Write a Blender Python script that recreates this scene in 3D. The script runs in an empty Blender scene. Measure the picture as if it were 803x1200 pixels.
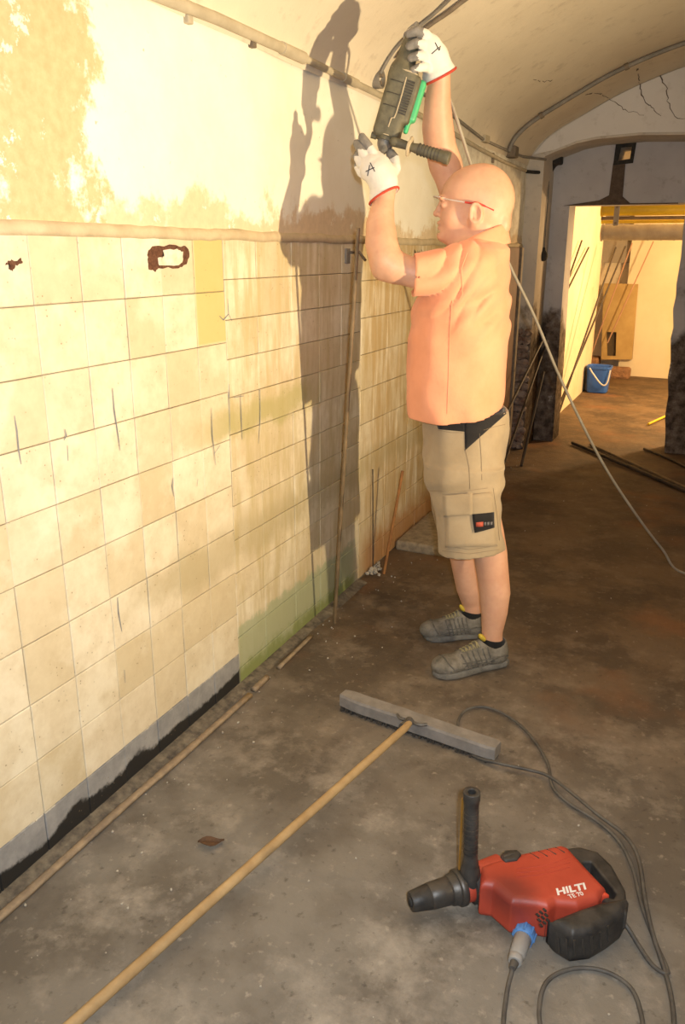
import bpy, bmesh, math, random
import numpy as np
from mathutils import Vector, Matrix
random.seed(7); rng = np.random.RandomState(7)
S = bpy.context.scene
COL = S.collection
# ------------------------------------------------------------------ camera
F_PX, PITCH, YAW, ROLL, CAM_H = 942.03, 0.313311, 0.427407, 0.004454, 1.53
fw = Vector((-math.sin(YAW)*math.cos(PITCH), math.cos(YAW)*math.cos(PITCH), -math.sin(PITCH)))
rt0 = Vector((math.cos(YAW), math.sin(YAW), 0)); up0 = rt0.cross(fw)
rt = rt0*math.cos(ROLL)+up0*math.sin(ROLL); up = -rt0*math.sin(ROLL)+up0*math.cos(ROLL)
cam_d = bpy.data.cameras.new('camera'); cam = bpy.data.objects.new('camera', cam_d); COL.objects.link(cam)
cam_d.sensor_fit = 'VERTICAL'; cam_d.sensor_height = 36; cam_d.lens = 36*F_PX/1200; cam_d.clip_start = .02
M3 = Matrix((rt, up, -fw)).transposed()
cam.matrix_world = Matrix.Translation((0, 0, CAM_H)) @ M3.to_4x4()
S.camera = cam
# ------------------------------------------------------------------ world, lights, exposure
w = bpy.data.worlds.new('world'); S.world = w; w.use_nodes = True
w.node_tree.nodes['Background'].inputs[0].default_value = (.9, .75, .55, 1)
w.node_tree.nodes['Background'].inputs[1].default_value = .15
S.view_settings.view_transform = 'Standard'; S.view_settings.look = 'None'
S.view_settings.exposure = 0.0; S.view_settings.gamma = 1; S.view_settings.use_curve_mapping = False
def spot(name, loc, tgt, energy, col, size, blend, rad):
    d = bpy.data.lights.new(name, 'SPOT'); d.energy = energy; d.color = col; d.spot_size = math.radians(size)
    d.spot_blend = blend; d.shadow_soft_size = rad
    o = bpy.data.objects.new(name, d); COL.objects.link(o); o.location = loc
    o.rotation_euler = (Vector(tgt)-Vector(loc)).to_track_quat('-Z', 'Y').to_euler(); return o
def point(name, loc, energy, col, rad):
    d = bpy.data.lights.new(name, 'POINT'); d.energy = energy; d.color = col; d.shadow_soft_size = rad
    o = bpy.data.objects.new(name, d); COL.objects.link(o); o.location = loc; return o
spot('work_lamp', (1.65, 1.95, .98), (-1.44, 2.35, 3.0), 545, (1, .78, .46), 128, 1.0, .035)
spot('camera_flash', (.07, -.03, 1.60), Vector((.07, -.03, 1.60))+fw*3, 180, (.86, .93, 1.0), 110, .8, .02)
point('back_room_lamp', (.45, 8.6, 1.5), 270, (1, .64, .30), .1)

# ------------------------------------------------------------------ measuring helpers
def ray(u, v): return fw*F_PX + rt*(u-401.5) + up*(600-v)
def at_x(u, v, X): d = ray(u, v); return Vector((0, 0, CAM_H))+d*(X/d.x)
def at_y(u, v, Y): d = ray(u, v); return Vector((0, 0, CAM_H))+d*(Y/d.y)
def at_z(u, v, z): d = ray(u, v); return Vector((0, 0, CAM_H))+d*((z-CAM_H)/d.z)
# the man's own frame: FA = facing, LF = his left, UP
LF = Vector((.24, -.97, 0)).normalized(); FA = Vector((-.97, -.24, 0)).normalized(); UP = Vector((0, 0, 1))
MC = Vector((-.70, 2.88, 0))
def M(u, v, dep=0.0):
    d = ray(u, v); c = MC+LF*dep
    return Vector((0, 0, CAM_H))+d*(c.dot(LF)/d.dot(LF))
def R(px, u, v, dep=0.0):
    return px*(M(u, v, dep)-Vector((0, 0, CAM_H))).dot(fw)/F_PX

# ------------------------------------------------------------------ materials
def nd(nt, t, **k):
    n = nt.nodes.new(t)
    for a, b in k.items():
        if a.startswith('i_'): n.inputs[a[2:].replace('_', ' ')].default_value = b
        else: setattr(n, a, b)
    return n
def newmat(name, rough=.6, metal=0, spec=.5):
    m = bpy.data.materials.new(name); m.use_nodes = True; nt = m.node_tree
    b = nt.nodes['Principled BSDF']; b.inputs['Roughness'].default_value = rough
    b.inputs['Metallic'].default_value = metal; b.inputs['Specular IOR Level'].default_value = spec
    return m, nt, b
def c4(c): return (c[0], c[1], c[2], 1)
def noise(nt, vec, scale, detail=5, rough=.6, off=None):
    n = nd(nt, 'ShaderNodeTexNoise'); n.inputs['Scale'].default_value = scale; n.inputs['Detail'].default_value = detail
    n.inputs['Roughness'].default_value = rough
    if off:
        a = nd(nt, 'ShaderNodeVectorMath'); a.operation = 'ADD'; nt.links.new(vec, a.inputs[0]); a.inputs[1].default_value = off; vec = a.outputs[0]
    nt.links.new(vec, n.inputs['Vector']); return n.outputs['Fac']
def ramp(nt, fac, stops, interp='LINEAR'):
    r = nd(nt, 'ShaderNodeValToRGB'); r.color_ramp.interpolation = interp
    while len(r.color_ramp.elements) < len(stops): r.color_ramp.elements.new(.5)
    for e, (p, c) in zip(r.color_ramp.elements, stops): e.position = p; e.color = c4(c) if hasattr(c, '__len__') else (c, c, c, 1)
    nt.links.new(fac, r.inputs[0]); return r.outputs[0]
def math_(nt, op, a, b=None, c=None, clamp=False):
    n = nd(nt, 'ShaderNodeMath'); n.operation = op; n.use_clamp = clamp
    for i, x in enumerate((a, b, c)):
        if x is None: continue
        if isinstance(x, (int, float)): n.inputs[i].default_value = x
        else: nt.links.new(x, n.inputs[i])
    return n.outputs[0]
def mix(nt, fac, a, b, mode='MIX'):
    n = nd(nt, 'ShaderNodeMix'); n.data_type = 'RGBA'; n.blend_type = mode
    for s, x in ((0, fac), (6, a), (7, b)):
        if isinstance(x, (int, float)): n.inputs[s].default_value = x
        elif isinstance(x, tuple): n.inputs[s].default_value = c4(x)
        else: nt.links.new(x, n.inputs[s])
    return n.outputs[2]
def bump(nt, b, h, strength=.3, dist=.005):
    n = nd(nt, 'ShaderNodeBump'); n.inputs['Strength'].default_value = strength; n.inputs['Distance'].default_value = dist
    nt.links.new(h, n.inputs['Height']); nt.links.new(n.outputs[0], b.inputs['Normal'])
def objc(nt): return nd(nt, 'ShaderNodeTexCoord').outputs['Object']
def posn(nt): return nd(nt, 'ShaderNodeNewGeometry').outputs['Position']
def sep(nt, v):
    n = nd(nt, 'ShaderNodeSeparateXYZ'); nt.links.new(v, n.inputs[0]); return n.outputs
def sstep(nt, x, lo, hi):
    n = nd(nt, 'ShaderNodeMapRange'); n.interpolation_type = 'SMOOTHSTEP'
    nt.links.new(x, n.inputs[0]); n.inputs[1].default_value = lo; n.inputs[2].default_value = hi
    n.inputs[3].default_value = 0; n.inputs[4].default_value = 1; return n.outputs[0]
def simple(name, c1, c2=None, scale=20, rough=.6, metal=0, bmp=.2, bscale=None, bdist=.003, spec=.4, lo=.35, hi=.65):
    m, nt, b = newmat(name, rough, metal, spec); v = objc(nt)
    c2 = c2 or tuple(x*.75 for x in c1)
    nt.links.new(ramp(nt, noise(nt, v, scale), [(lo, c1), (hi, c2)]), b.inputs['Base Color'])
    if bmp: bump(nt, b, noise(nt, v, bscale or scale*3, 4), bmp, bdist)
    return m
# grubby plaster of the left wall above the ledge
def mat_plaster():
    m, nt, b = newmat('old_plaster', .85, 0, .2); v = posn(nt); x, y, z = sep(nt, v)
    n1 = noise(nt, v, 3.2, 8, .68); n2 = noise(nt, v, 11, 8, .7, (3, 1, 2)); n3 = noise(nt, v, 40, 4, .6)
    s = math_(nt, 'ADD', y, math_(nt, 'MULTIPLY', math_(nt, 'SUBTRACT', n1, .5), 1.1))
    mk = math_(nt, 'SUBTRACT', 1, sstep(nt, s, 1.69, 1.76))
    top = math_(nt, 'SUBTRACT', 1, sstep(nt, math_(nt, 'ADD', z, math_(nt, 'MULTIPLY', n2, .5)), 2.45, 2.55))
    mk = math_(nt, 'MULTIPLY', mk, top)
    left = sstep(nt, math_(nt, 'ADD', y, math_(nt, 'MULTIPLY', n2, .5)), 1.58, 1.66)
    mk = math_(nt, 'MULTIPLY', mk, left)
    low = math_(nt, 'SUBTRACT', 1, sstep(nt, math_(nt, 'ADD', z, math_(nt, 'MULTIPLY', math_(nt, 'SUBTRACT', n1, .5), .55)), 1.62, 1.67))
    low = math_(nt, 'MULTIPLY', low, .75)
    mk = math_(nt, 'MAXIMUM', mk, low)
    flakes = ramp(nt, n2, [(.60, 0.), (.63, 1.)])
    mk = math_(nt, 'MULTIPLY', mk, math_(nt, 'SUBTRACT', 1, flakes))
    white = ramp(nt, n1, [(.3, (.80, .74, .60)), (.7, (.88, .84, .73))])
    ochre = ramp(nt, n3, [(.3, (.56, .40, .22)), (.7, (.68, .50, .29))])
    col = mix(nt, mk, white, ochre)
    # brown damp strip down by the hammer and beyond
    far = sstep(nt, math_(nt, 'ADD', y, math_(nt, 'MULTIPLY', n1, 1.2)), 4.9, 5.5)
    col = mix(nt, math_(nt, 'MULTIPLY', far, ramp(nt, n2, [(.42, 0.), (.62, .45)])), col, (.36, .28, .19))
    spots = ramp(nt, n3, [(.70, 0.), (.74, .7)])
    col = mix(nt, spots, col, (.35, .27, .18))
    nt.links.new(col, b.inputs['Base Color'])
    h = math_(nt, 'ADD', math_(nt, 'MULTIPLY', mk, -.6), math_(nt, 'MULTIPLY', n2, .5))
    bump(nt, b, h, .35, .006); return m
def mat_tile():
    m, nt, b = newmat('cream_wall_tile', .55, 0, .35); v = posn(nt); x, y, z = sep(nt, v)
    oi = nd(nt, 'ShaderNodeObjectInfo'); rnd = oi.outputs['Random']
    n1 = noise(nt, v, 5, 7, .65); n2 = noise(nt, v, 17, 6, .65, (4, 2, 1)); n3 = noise(nt, v, 70, 3, .5)
    base = ramp(nt, rnd, [(0, (.61, .51, .33)), (.3, (.69, .59, .41)), (.6, (.76, .68, .51)), (.8, (.72, .62, .45)), (1, (.64, .54, .36))])
    col = mix(nt, ramp(nt, n2, [(.38, 0.), (.72, .55)]), base, (.52, .41, .25))
    col = mix(nt, ramp(nt, n1, [(.50, 0.), (.66, .45)]), col, (.86, .80, .64))
    # second stretch of wall is streaked ochre, third brownish
    sb = sstep(nt, y, 2.24, 2.26)
    st = nd(nt, 'ShaderNodeMapping'); st.inputs['Scale'].default_value = (1, 9, 1.4); nt.links.new(v, st.inputs[0])
    n4 = noise(nt, st.outputs[0], 3, 6, .6)
    col = mix(nt, math_(nt, 'MULTIPLY', sb, ramp(nt, n4, [(.42, 0.), (.62, .7)])), col, (.52, .42, .22))
    sc = sstep(nt, y, 3.3, 3.5)
    col = mix(nt, math_(nt, 'MULTIPLY', sc, ramp(nt, n4, [(.38, .1), (.60, .6)])), col, (.50, .32, .14))
    rust = math_(nt, 'MULTIPLY', sc, math_(nt, 'SUBTRACT', 1, sstep(nt, math_(nt, 'ADD', z, math_(nt, 'MULTIPLY', n2, .25)), .22, .38)))
    col = mix(nt, math_(nt, 'MULTIPLY', rust, .8), col, (.42, .20, .07))
    # olive stain: two tiles under the ledge
    a = math_(nt, 'MULTIPLY', sstep(nt, y, 2.075, 2.10), math_(nt, 'SUBTRACT', 1, sstep(nt, y, 2.243, 2.25)))
    a = math_(nt, 'MULTIPLY', a, sstep(nt, z, 1.245, 1.26))
    col = mix(nt, math_(nt, 'MULTIPLY', a, .85), col, (.57, .46, .17))
    zz = math_(nt, 'SUBTRACT', math_(nt, 'SUBTRACT', z, .985), math_(nt, 'MULTIPLY', math_(nt, 'SUBTRACT', n1, .5), .25))  # soft shadow band of the lamp stand, painted in as an olive tint
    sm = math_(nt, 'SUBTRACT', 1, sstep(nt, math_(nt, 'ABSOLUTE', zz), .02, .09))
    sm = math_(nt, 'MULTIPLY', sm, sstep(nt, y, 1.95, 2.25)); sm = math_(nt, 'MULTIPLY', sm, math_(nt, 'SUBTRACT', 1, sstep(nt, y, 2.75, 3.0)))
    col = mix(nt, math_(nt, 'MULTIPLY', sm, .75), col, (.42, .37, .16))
    # second lamp-stand shadow band, painted darker across the lower courses
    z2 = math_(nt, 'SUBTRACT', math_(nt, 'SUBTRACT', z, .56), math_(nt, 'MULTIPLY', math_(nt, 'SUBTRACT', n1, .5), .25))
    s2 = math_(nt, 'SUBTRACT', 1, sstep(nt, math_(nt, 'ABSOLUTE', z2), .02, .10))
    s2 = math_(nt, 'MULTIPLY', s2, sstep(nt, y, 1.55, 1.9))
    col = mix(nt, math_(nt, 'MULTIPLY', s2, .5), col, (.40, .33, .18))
    # green at the foot of the second stretch
    g = math_(nt, 'MULTIPLY', sb, math_(nt, 'SUBTRACT', 1, sstep(nt, y, 3.25, 3.35)))
    g1 = math_(nt, 'MULTIPLY', g, math_(nt, 'SUBTRACT', 1, sstep(nt, math_(nt, 'ADD', z, math_(nt, 'MULTIPLY', n2, .12)), .27, .30)))
    col = mix(nt, math_(nt, 'MULTIPLY', g1, .8), col, (.36, .40, .24))
    g2 = math_(nt, 'MULTIPLY', g, math_(nt, 'SUBTRACT', 1, sstep(nt, math_(nt, 'ADD', z, math_(nt, 'MULTIPLY', n2, .14)), .09, .16)))
    col = mix(nt, math_(nt, 'MULTIPLY', g2, .8), col, (.20, .24, .06))
    # bitumen paint on the cut bottom course
    zn = math_(nt, 'ADD', z, math_(nt, 'MULTIPLY', math_(nt, 'SUBTRACT', n2, .5), .02))
    p = math_(nt, 'MULTIPLY', math_(nt, 'SUBTRACT', 1, sstep(nt, zn, .122, .127)), math_(nt, 'SUBTRACT', 1, sb))
    zb = math_(nt, 'ADD', z, math_(nt, 'MULTIPLY', math_(nt, 'SUBTRACT', n1, .5), .16))
    grey = mix(nt, math_(nt, 'SUBTRACT', 1, sstep(nt, zb, .045, .062)), ramp(nt, n2, [(.3, (.22, .22, .22)), (.7, (.36, .35, .34))]), (.022, .021, .02))
    col = mix(nt, p, col, grey)
    # pits
    vo = nd(nt, 'ShaderNodeTexVoronoi'); vo.inputs['Scale'].default_value = 62; nt.links.new(v, vo.inputs['Vector'])
    pit = math_(nt, 'MULTIPLY', ramp(nt, vo.outputs['Distance'], [(.07, 1.), (.17, 0.)]), ramp(nt, n2, [(.50, 0.), (.60, .8)]))
    col = mix(nt, pit, col, (.22, .16, .09))
    nt.links.new(col, b.inputs['Base Color'])
    h = math_(nt, 'SUBTRACT', math_(nt, 'MULTIPLY', n2, .4), pit); bump(nt, b, h, .3, .003); return m
def mat_floor():
    m, nt, b = newmat('worn_concrete', .75, 0, .3); v = posn(nt); x, y, z = sep(nt, v)
    n1 = noise(nt, v, 1.3, 8, .62); n2 = noise(nt, v, 5.5, 9, .7, (2, 5, 1)); n3 = noise(nt, v, 32, 6, .65); n4 = noise(nt, v, 2.6, 6, .6, (9, 3, 0))
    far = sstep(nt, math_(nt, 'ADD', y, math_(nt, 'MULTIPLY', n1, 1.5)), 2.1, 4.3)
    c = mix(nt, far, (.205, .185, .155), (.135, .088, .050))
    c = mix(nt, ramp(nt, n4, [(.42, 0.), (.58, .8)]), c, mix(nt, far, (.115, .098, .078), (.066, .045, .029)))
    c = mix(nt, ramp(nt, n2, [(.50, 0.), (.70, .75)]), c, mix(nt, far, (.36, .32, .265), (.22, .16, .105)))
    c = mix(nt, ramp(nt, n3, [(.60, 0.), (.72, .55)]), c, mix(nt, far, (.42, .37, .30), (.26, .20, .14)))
    c = mix(nt, ramp(nt, n3, [(.30, .55), (.40, 0.)]), c, (.055, .045, .035))
    rust = ramp(nt, noise(nt, v, 1.9, 5, .6, (1, 8, 4)), [(.58, 0.), (.70, .55)])
    c = mix(nt, math_(nt, 'MULTIPLY', rust, sstep(nt, y, 2.0, 3.2)), c, (.22, .10, .045))
    nt.links.new(c, b.inputs['Base Color'])
    nt.links.new(ramp(nt, n2, [(.3, .55), (.7, .85)]), b.inputs['Roughness'])
    bump(nt, b, math_(nt, 'ADD', math_(nt, 'MULTIPLY', n2, .8), math_(nt, 'MULTIPLY', n3, .35)), .55, .012); return m
def mat_limewash(name, a, bb, dark, scale=2.2, lowbrown=False):
    m, nt, b = newmat(name, .9, 0, .15); v = posn(nt); x, y, z = sep(nt, v)
    n1 = noise(nt, v, scale, 7, .6); n2 = noise(nt, v, scale*5, 7, .7, (3, 3, 1))
    c = ramp(nt, n1, [(.3, a), (.7, bb)])
    c = mix(nt, ramp(nt, n2, [(.56, 0.), (.70, .5)]), c, dark)
    if lowbrown:
        lo = math_(nt, 'SUBTRACT', 1, sstep(nt, math_(nt, 'ADD', z, math_(nt, 'MULTIPLY', math_(nt, 'SUBTRACT', n1, .5), 1.4)), .85, 1.1))
        br = mix(nt, ramp(nt, n2, [(.40, 0.), (.60, 1.)]), (.060, .045, .036), (.20, .16, .13))
        br = mix(nt, ramp(nt, n2, [(.63, 0.), (.66, 1.)]), br, (.42, .38, .34))
        c = mix(nt, lo, c, br)
    nt.links.new(c, b.inputs['Base Color'])
    bump(nt, b, math_(nt, 'ADD', n1, math_(nt, 'MULTIPLY', n2, .5)), .3, .015); return m
MT = dict(
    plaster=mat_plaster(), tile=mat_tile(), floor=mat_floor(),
    vault=mat_limewash('vault_limewash', (.66, .57, .44), (.74, .65, .51), (.45, .37, .28)),
    lunette=mat_limewash('lunette_limewash', (.66, .63, .60), (.74, .71, .68), (.50, .46, .42)),
    back=mat_limewash('grey_limewash', (.46, .45, .47), (.56, .545, .56), (.27, .245, .24), 3.0, True),
    pier=mat_limewash('pier_limewash', (.52, .47, .41), (.64, .58, .50), (.28, .23, .18), 3.5, True),
    room=mat_limewash('back_room_plaster', (.70, .60, .42), (.78, .70, .54), (.50, .38, .22)),
    mortar=simple('mortar', (.33, .27, .18), (.20, .16, .11), 30, .9),
    ledge=simple('ledge_plaster', (.60, .49, .32), (.48, .38, .24), 12, .85, bmp=.4, bscale=30, bdist=.01),
)
# ------------------------------------------------------------------ object helpers
def finish(o, m=None, smooth=False, parent=None):
    if m is not None and not o.data.materials: o.data.materials.append(m)
    if smooth: o.data.shade_smooth()
    COL.objects.link(o) if o.name not in COL.objects else None
    if parent is not None: o.parent = parent; o.matrix_parent_inverse = inv(parent)
    return o
def wm(o):
    mloc = Matrix.LocRotScale(o.location, o.rotation_euler, o.scale)
    return mloc if o.parent is None else wm(o.parent) @ o.matrix_parent_inverse @ mloc
def inv(parent): return wm(parent).inverted()
def tag(o, label=None, cat=None, group=None, kind=None):
    if label: o['label'] = label
    if cat: o['category'] = cat
    if group: o['group'] = group
    if kind: o['kind'] = kind
    return o
def thing(name, label, cat, loc=(0, 0, 0), group=None):
    o = bpy.data.objects.new(name, None); COL.objects.link(o); o.location = loc; o.empty_display_size = .05
    return tag(o, label, cat, group)
def mesh_from(name, verts, faces, m=None, smooth=False, parent=None):
    me = bpy.data.meshes.new(name); me.from_pydata([tuple(v) for v in verts], [], faces); me.update()
    return finish(bpy.data.objects.new(name, me), m, smooth, parent)
def obj(name, bm, m=None, parent=None, smooth=False, bevel=0, recalc=True):
    if recalc: bmesh.ops.recalc_face_normals(bm, faces=bm.faces)
    me = bpy.data.meshes.new(name); bm.to_mesh(me); bm.free()
    o = finish(bpy.data.objects.new(name, me), m, smooth, parent)
    if bevel:
        b = o.modifiers.new('bevel', 'BEVEL'); b.width = bevel; b.segments = 2; b.limit_method = 'ANGLE'; b.angle_limit = .7
    return o
def box(bm, lo, hi, rot=None, org=None):
    lo = Vector(lo); hi = Vector(hi); vs = []
    for i in range(8):
        p = Vector((hi.x if i & 1 else lo.x, hi.y if i & 2 else lo.y, hi.z if i & 4 else lo.z))
        if rot is not None: p = rot @ p
        if org is not None: p = p+Vector(org)
        vs.append(bm.verts.new(p))
    for f in ((0, 2, 3, 1), (4, 5, 7, 6), (0, 1, 5, 4), (2, 6, 7, 3), (0, 4, 6, 2), (1, 3, 7, 5)): bm.faces.new([vs[i] for i in f])
def spline(pts, n=8):
    P = [Vector(p) for p in pts]; out = []
    if len(P) < 3: return P
    Q = [2*P[0]-P[1]]+P+[2*P[-1]-P[-2]]
    for i in range(1, len(Q)-2):
        a, b, c, d = Q[i-1:i+3]
        for k in range(n):
            t = k/n
            out.append(.5*((2*b)+(c-a)*t+(2*a-5*b+4*c-d)*t*t+(3*b-a-3*c+d)*t**3))
    return out+[P[-1]]
def tube(bm, pts, r, seg=10, cap=True):
    P = [Vector(p) for p in pts]; n = len(P)
    rr = r if hasattr(r, '__len__') else [r]*n
    t0 = (P[1]-P[0]).normalized(); nx = t0.orthogonal().normalized(); rings = []
    for i in range(n):
        t = (P[min(i+1, n-1)]-P[max(i-1, 0)]).normalized()
        nx = (nx-t*nx.dot(t)).normalized(); ny = t.cross(nx)
        rings.append([bm.verts.new(P[i]+(nx*math.cos(a)+ny*math.sin(a))*rr[i]) for a in [2*math.pi*k/seg for k in range(seg)]])
    for A, B in zip(rings, rings[1:]):
        for k in range(seg): bm.faces.new((A[k], A[(k+1) % seg], B[(k+1) % seg], B[k]))
    if cap: bm.faces.new(rings[0][::-1]); bm.faces.new(rings[-1])
def tube_obj(name, pts, r, m, parent=None, seg=10, sm=0):
    bm = bmesh.new(); tube(bm, spline(pts, sm) if sm else pts, r, seg); o = obj(name, bm, m, parent)
    o.data.shade_smooth(); o.data.set_sharp_from_angle(angle=.9); return o
def prism(bm, poly, axis, d0, d1):
    """extrude polygon (list of 3D points) along axis from d0 to d1"""
    a = Vector(axis)
    A = [bm.verts.new(Vector(p)+a*d0) for p in poly]; B = [bm.verts.new(Vector(p)+a*d1) for p in poly]
    n = len(poly); bm.faces.new(A[::-1]); bm.faces.new(B)
    for i in range(n): bm.faces.new((A[i], A[(i+1) % n], B[(i+1) % n], B[i]))
# ------------------------------------------------------------------ SDF volumes -> surface nets
class Vol:
    def __init__(s, lo, hi, h):
        s.lo = np.array(lo, float); s.h = h
        s.n = np.ceil((np.array(hi)-s.lo)/h).astype(int)+1
        s.v = np.full(s.n, 1.0, np.float32)
    def sub(s, lo, hi):
        a = np.clip(np.floor((np.array(lo)-s.lo)/s.h).astype(int), 0, s.n-1); b = np.clip(np.ceil((np.array(hi)-s.lo)/s.h).astype(int)+1, 1, s.n)
        ax = [s.lo[i]+s.h*np.arange(a[i], b[i]) for i in range(3)]
        P = np.stack(np.meshgrid(*ax, indexing='ij'), -1)
        return (slice(a[0], b[0]), slice(a[1], b[1]), slice(a[2], b[2])), P
    def add(s, f, lo, hi, k=.01, op='u'):
        m = max(k, 0)+3*s.h
        sl, P = s.sub(np.array(lo)-m, np.array(hi)+m)
        if P.size == 0: return
        d = f(P).astype(np.float32); a = s.v[sl]
        if op == 'u':
            hh = np.maximum(k-abs(a-d), 0)/k if k > 0 else 0; s.v[sl] = np.minimum(a, d)-hh*hh*k/4
        elif op == 's':
            d = -d; hh = np.maximum(k-abs(a-d), 0)/k if k > 0 else 0; s.v[sl] = np.maximum(a, d)+hh*hh*k/4
        elif op == 'i': s.v[sl] = np.maximum(a, d)
    def cut(s, p, n):
        """remove everything on the +n side of the plane"""
        n = np.array(Vector(n).normalized()); _, P = s.sub(s.lo, s.lo+s.h*s.n)
        s.v = np.maximum(s.v, ((P-np.array(p))@n).astype(np.float32))
    def rc(s, a, b, r1, r2, k=.01, op='u', flat=None):
        a = np.array(a); b = np.array(b); ab = b-a; L2 = max((ab@ab), 1e-12)
        def f(P):
            q = P-a
            if flat is not None:
                n = np.array(flat[0]); q = q+(flat[1]-1)*(q@n)[..., None]*n
            t = np.clip((q@ab)/L2, 0, 1)
            return np.linalg.norm(q-t[..., None]*ab, axis=-1)-(r1+(r2-r1)*t)
        m = max(r1, r2)
        s.add(f, np.minimum(a, b)-m, np.maximum(a, b)+m, k, op)
    def chain(s, pts, k=.01, op='u', flat=None):
        A = [np.array(p) for p, r in pts]; Rr = [r for p, r in pts]
        def f(P):
            D = None
            for a, b, r1, r2 in zip(A, A[1:], Rr, Rr[1:]):
                ab = b-a; q = P-a
                if flat is not None:
                    n = np.array(flat[0]); q = q+(flat[1]-1)*(q@n)[..., None]*n
                t = np.clip((q@ab)/max(ab@ab, 1e-12), 0, 1); d = np.linalg.norm(q-t[..., None]*ab, axis=-1)-(r1+(r2-r1)*t)
                D = d if D is None else np.minimum(D, d)
            return D
        m = max(Rr)*(1 if flat is None else 1/min(1, flat[1])); s.add(f, np.min(A, 0)-m, np.max(A, 0)+m, k, op)
    def ell(s, c, rad, fr, k=.01, op='u'):
        """ellipsoid, fr = 3 axis vectors"""
        A = np.array([tuple(x) for x in fr]); c = np.array(c); rad = np.array(rad, float)
        def f(P):
            q = (P-c)@A.T; k0 = np.linalg.norm(q/rad, axis=-1); k1 = np.linalg.norm(q/rad**2, axis=-1)+1e-9
            return k0*(k0-1)/k1
        m = max(rad); s.add(f, c-m, c+m, k, op)
    def rbox(s, c, half, fr, r=.01, k=.004, op='u'):
        A = np.array([tuple(x) for x in fr]); c = np.array(c); half = np.array(half, float)
        def f(P):
            q = abs((P-c)@A.T)-(half-r); return np.linalg.norm(np.maximum(q, 0), axis=-1)+np.minimum(q.max(-1), 0)-r
        m = np.linalg.norm(half); s.add(f, c-m, c+m, k, op)
    def poly(s, pts, z0, z1, r=.01, k=.005, op='u', org=(0, 0, 0), fr=None):
        """rounded vertical prism of a 2D polygon (local xy), z0..z1"""
        A = np.array([tuple(x) for x in fr]) if fr is not None else np.eye(3); org = np.array(org)
        V = np.array(pts, float)
        def f(P):
            q = (P-org)@A.T; x = q[..., :2]; d = np.full(x.shape[:-1], 1e9); sg = np.ones(x.shape[:-1])
            j = len(V)-1
            for i in range(len(V)):
                e = V[j]-V[i]; w_ = x-V[i]; t = np.clip((w_@e)/(e@e), 0, 1); bb = w_-t[..., None]*e
                d = np.minimum(d, (bb**2).sum(-1))
                c1 = x[..., 1] >= V[i][1]; c2 = x[..., 1] < V[j][1]; c3 = e[0]*w_[..., 1] > e[1]*w_[..., 0]
                al = (c1 & c2 & c3) | (~c1 & ~c2 & ~c3); sg = np.where(al, -sg, sg); j = i
            d2 = sg*np.sqrt(d)+r; dz = abs(q[..., 2]-(z0+z1)/2)-((z1-z0)/2-r)
            w2 = np.stack([d2, dz], -1)
            return np.minimum(w2.max(-1), 0)+np.linalg.norm(np.maximum(w2, 0), axis=-1)-r
        m = np.abs(V).max()+.05
        lo = org-m; hi = org+m; s.add(f, np.maximum(lo, s.lo), np.minimum(hi, s.lo+s.h*s.n), k, op)
    def mesh(s, name, m=None, parent=None, mats=None, pick=None):
        v = s.v; v[0] = v[-1] = 1; v[:, 0] = v[:, -1] = 1; v[:, :, 0] = v[:, :, -1] = 1
        ins = v < 0
        c = np.zeros(np.array(v.shape)-1, np.int8)
        sl = [slice(0, -1), slice(1, None)]
        for i in (0, 1):
            for j in (0, 1):
                for k in (0, 1): c += ins[sl[i], sl[j], sl[k]]
        act = (c > 0) & (c < 8); idx = np.argwhere(act); ids = -np.ones(act.shape, np.int64); ids[act] = np.arange(len(idx))
        acc = np.zeros((len(idx), 3)); cnt = np.zeros(len(idx))
        cor = [(i, j, k) for i in (0, 1) for j in (0, 1) for k in (0, 1)]
        for a in cor:
            for ax in range(3):
                if a[ax]: continue
                b = list(a); b[ax] = 1
                va = v[idx[:, 0]+a[0], idx[:, 1]+a[1], idx[:, 2]+a[2]]; vb = v[idx[:, 0]+b[0], idx[:, 1]+b[1], idx[:, 2]+b[2]]
                cr = (va < 0) != (vb < 0); t = np.where(cr, va/np.where(va == vb, 1, va-vb), 0)
                p = np.array(a, float)[None, :].repeat(len(idx), 0); p[:, ax] += t
                acc[cr] += p[cr]; cnt[cr] += 1
        pos = s.lo+s.h*(idx+acc/np.maximum(cnt, 1)[:, None])
        quads = []
        for ax in range(3):
            o1, o2 = [(1, 2), (2, 0), (0, 1)][ax]
            A = np.take(ins, range(v.shape[ax]-1), ax); B = np.take(ins, range(1, v.shape[ax]), ax)
            e = np.argwhere(A != B); ok = (e[:, o1] > 0) & (e[:, o2] > 0) & (e[:, o1] < v.shape[o1]-1) & (e[:, o2] < v.shape[o2]-1); e = e[ok]
            d1 = np.zeros(3, int); d1[o1] = 1; d2 = np.zeros(3, int); d2[o2] = 1
            q = np.stack([ids[tuple((e-x).T)] for x in (d1+d2, d2, 0*d1, d1)], 1)
            f = A[tuple(e.T)]; q[~f] = q[~f][:, ::-1]; quads.append(q)
        q = np.concatenate(quads)
        me = bpy.data.meshes.new(name); me.vertices.add(len(pos)); me.vertices.foreach_set('co', pos.ravel())
        me.loops.add(q.size); me.loops.foreach_set('vertex_index', q.ravel().astype(np.int32))
        me.polygons.add(len(q)); me.polygons.foreach_set('loop_start', (np.arange(len(q))*4).astype(np.int32))
        me.update(calc_edges=True); me.validate()
        o = bpy.data.objects.new(name, me)
        if mats:
            for x in mats: me.materials.append(x)
            cen = pos[q].mean(1); mi = pick(cen).astype(np.int32)
            if len(me.polygons) == len(q): me.polygons.foreach_set('material_index', mi)
        finish(o, m, True, parent); return o
# ================================================================== THE SETTING
WX = -1.44
def struct(o): o['kind'] = 'structure'; return o
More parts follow.
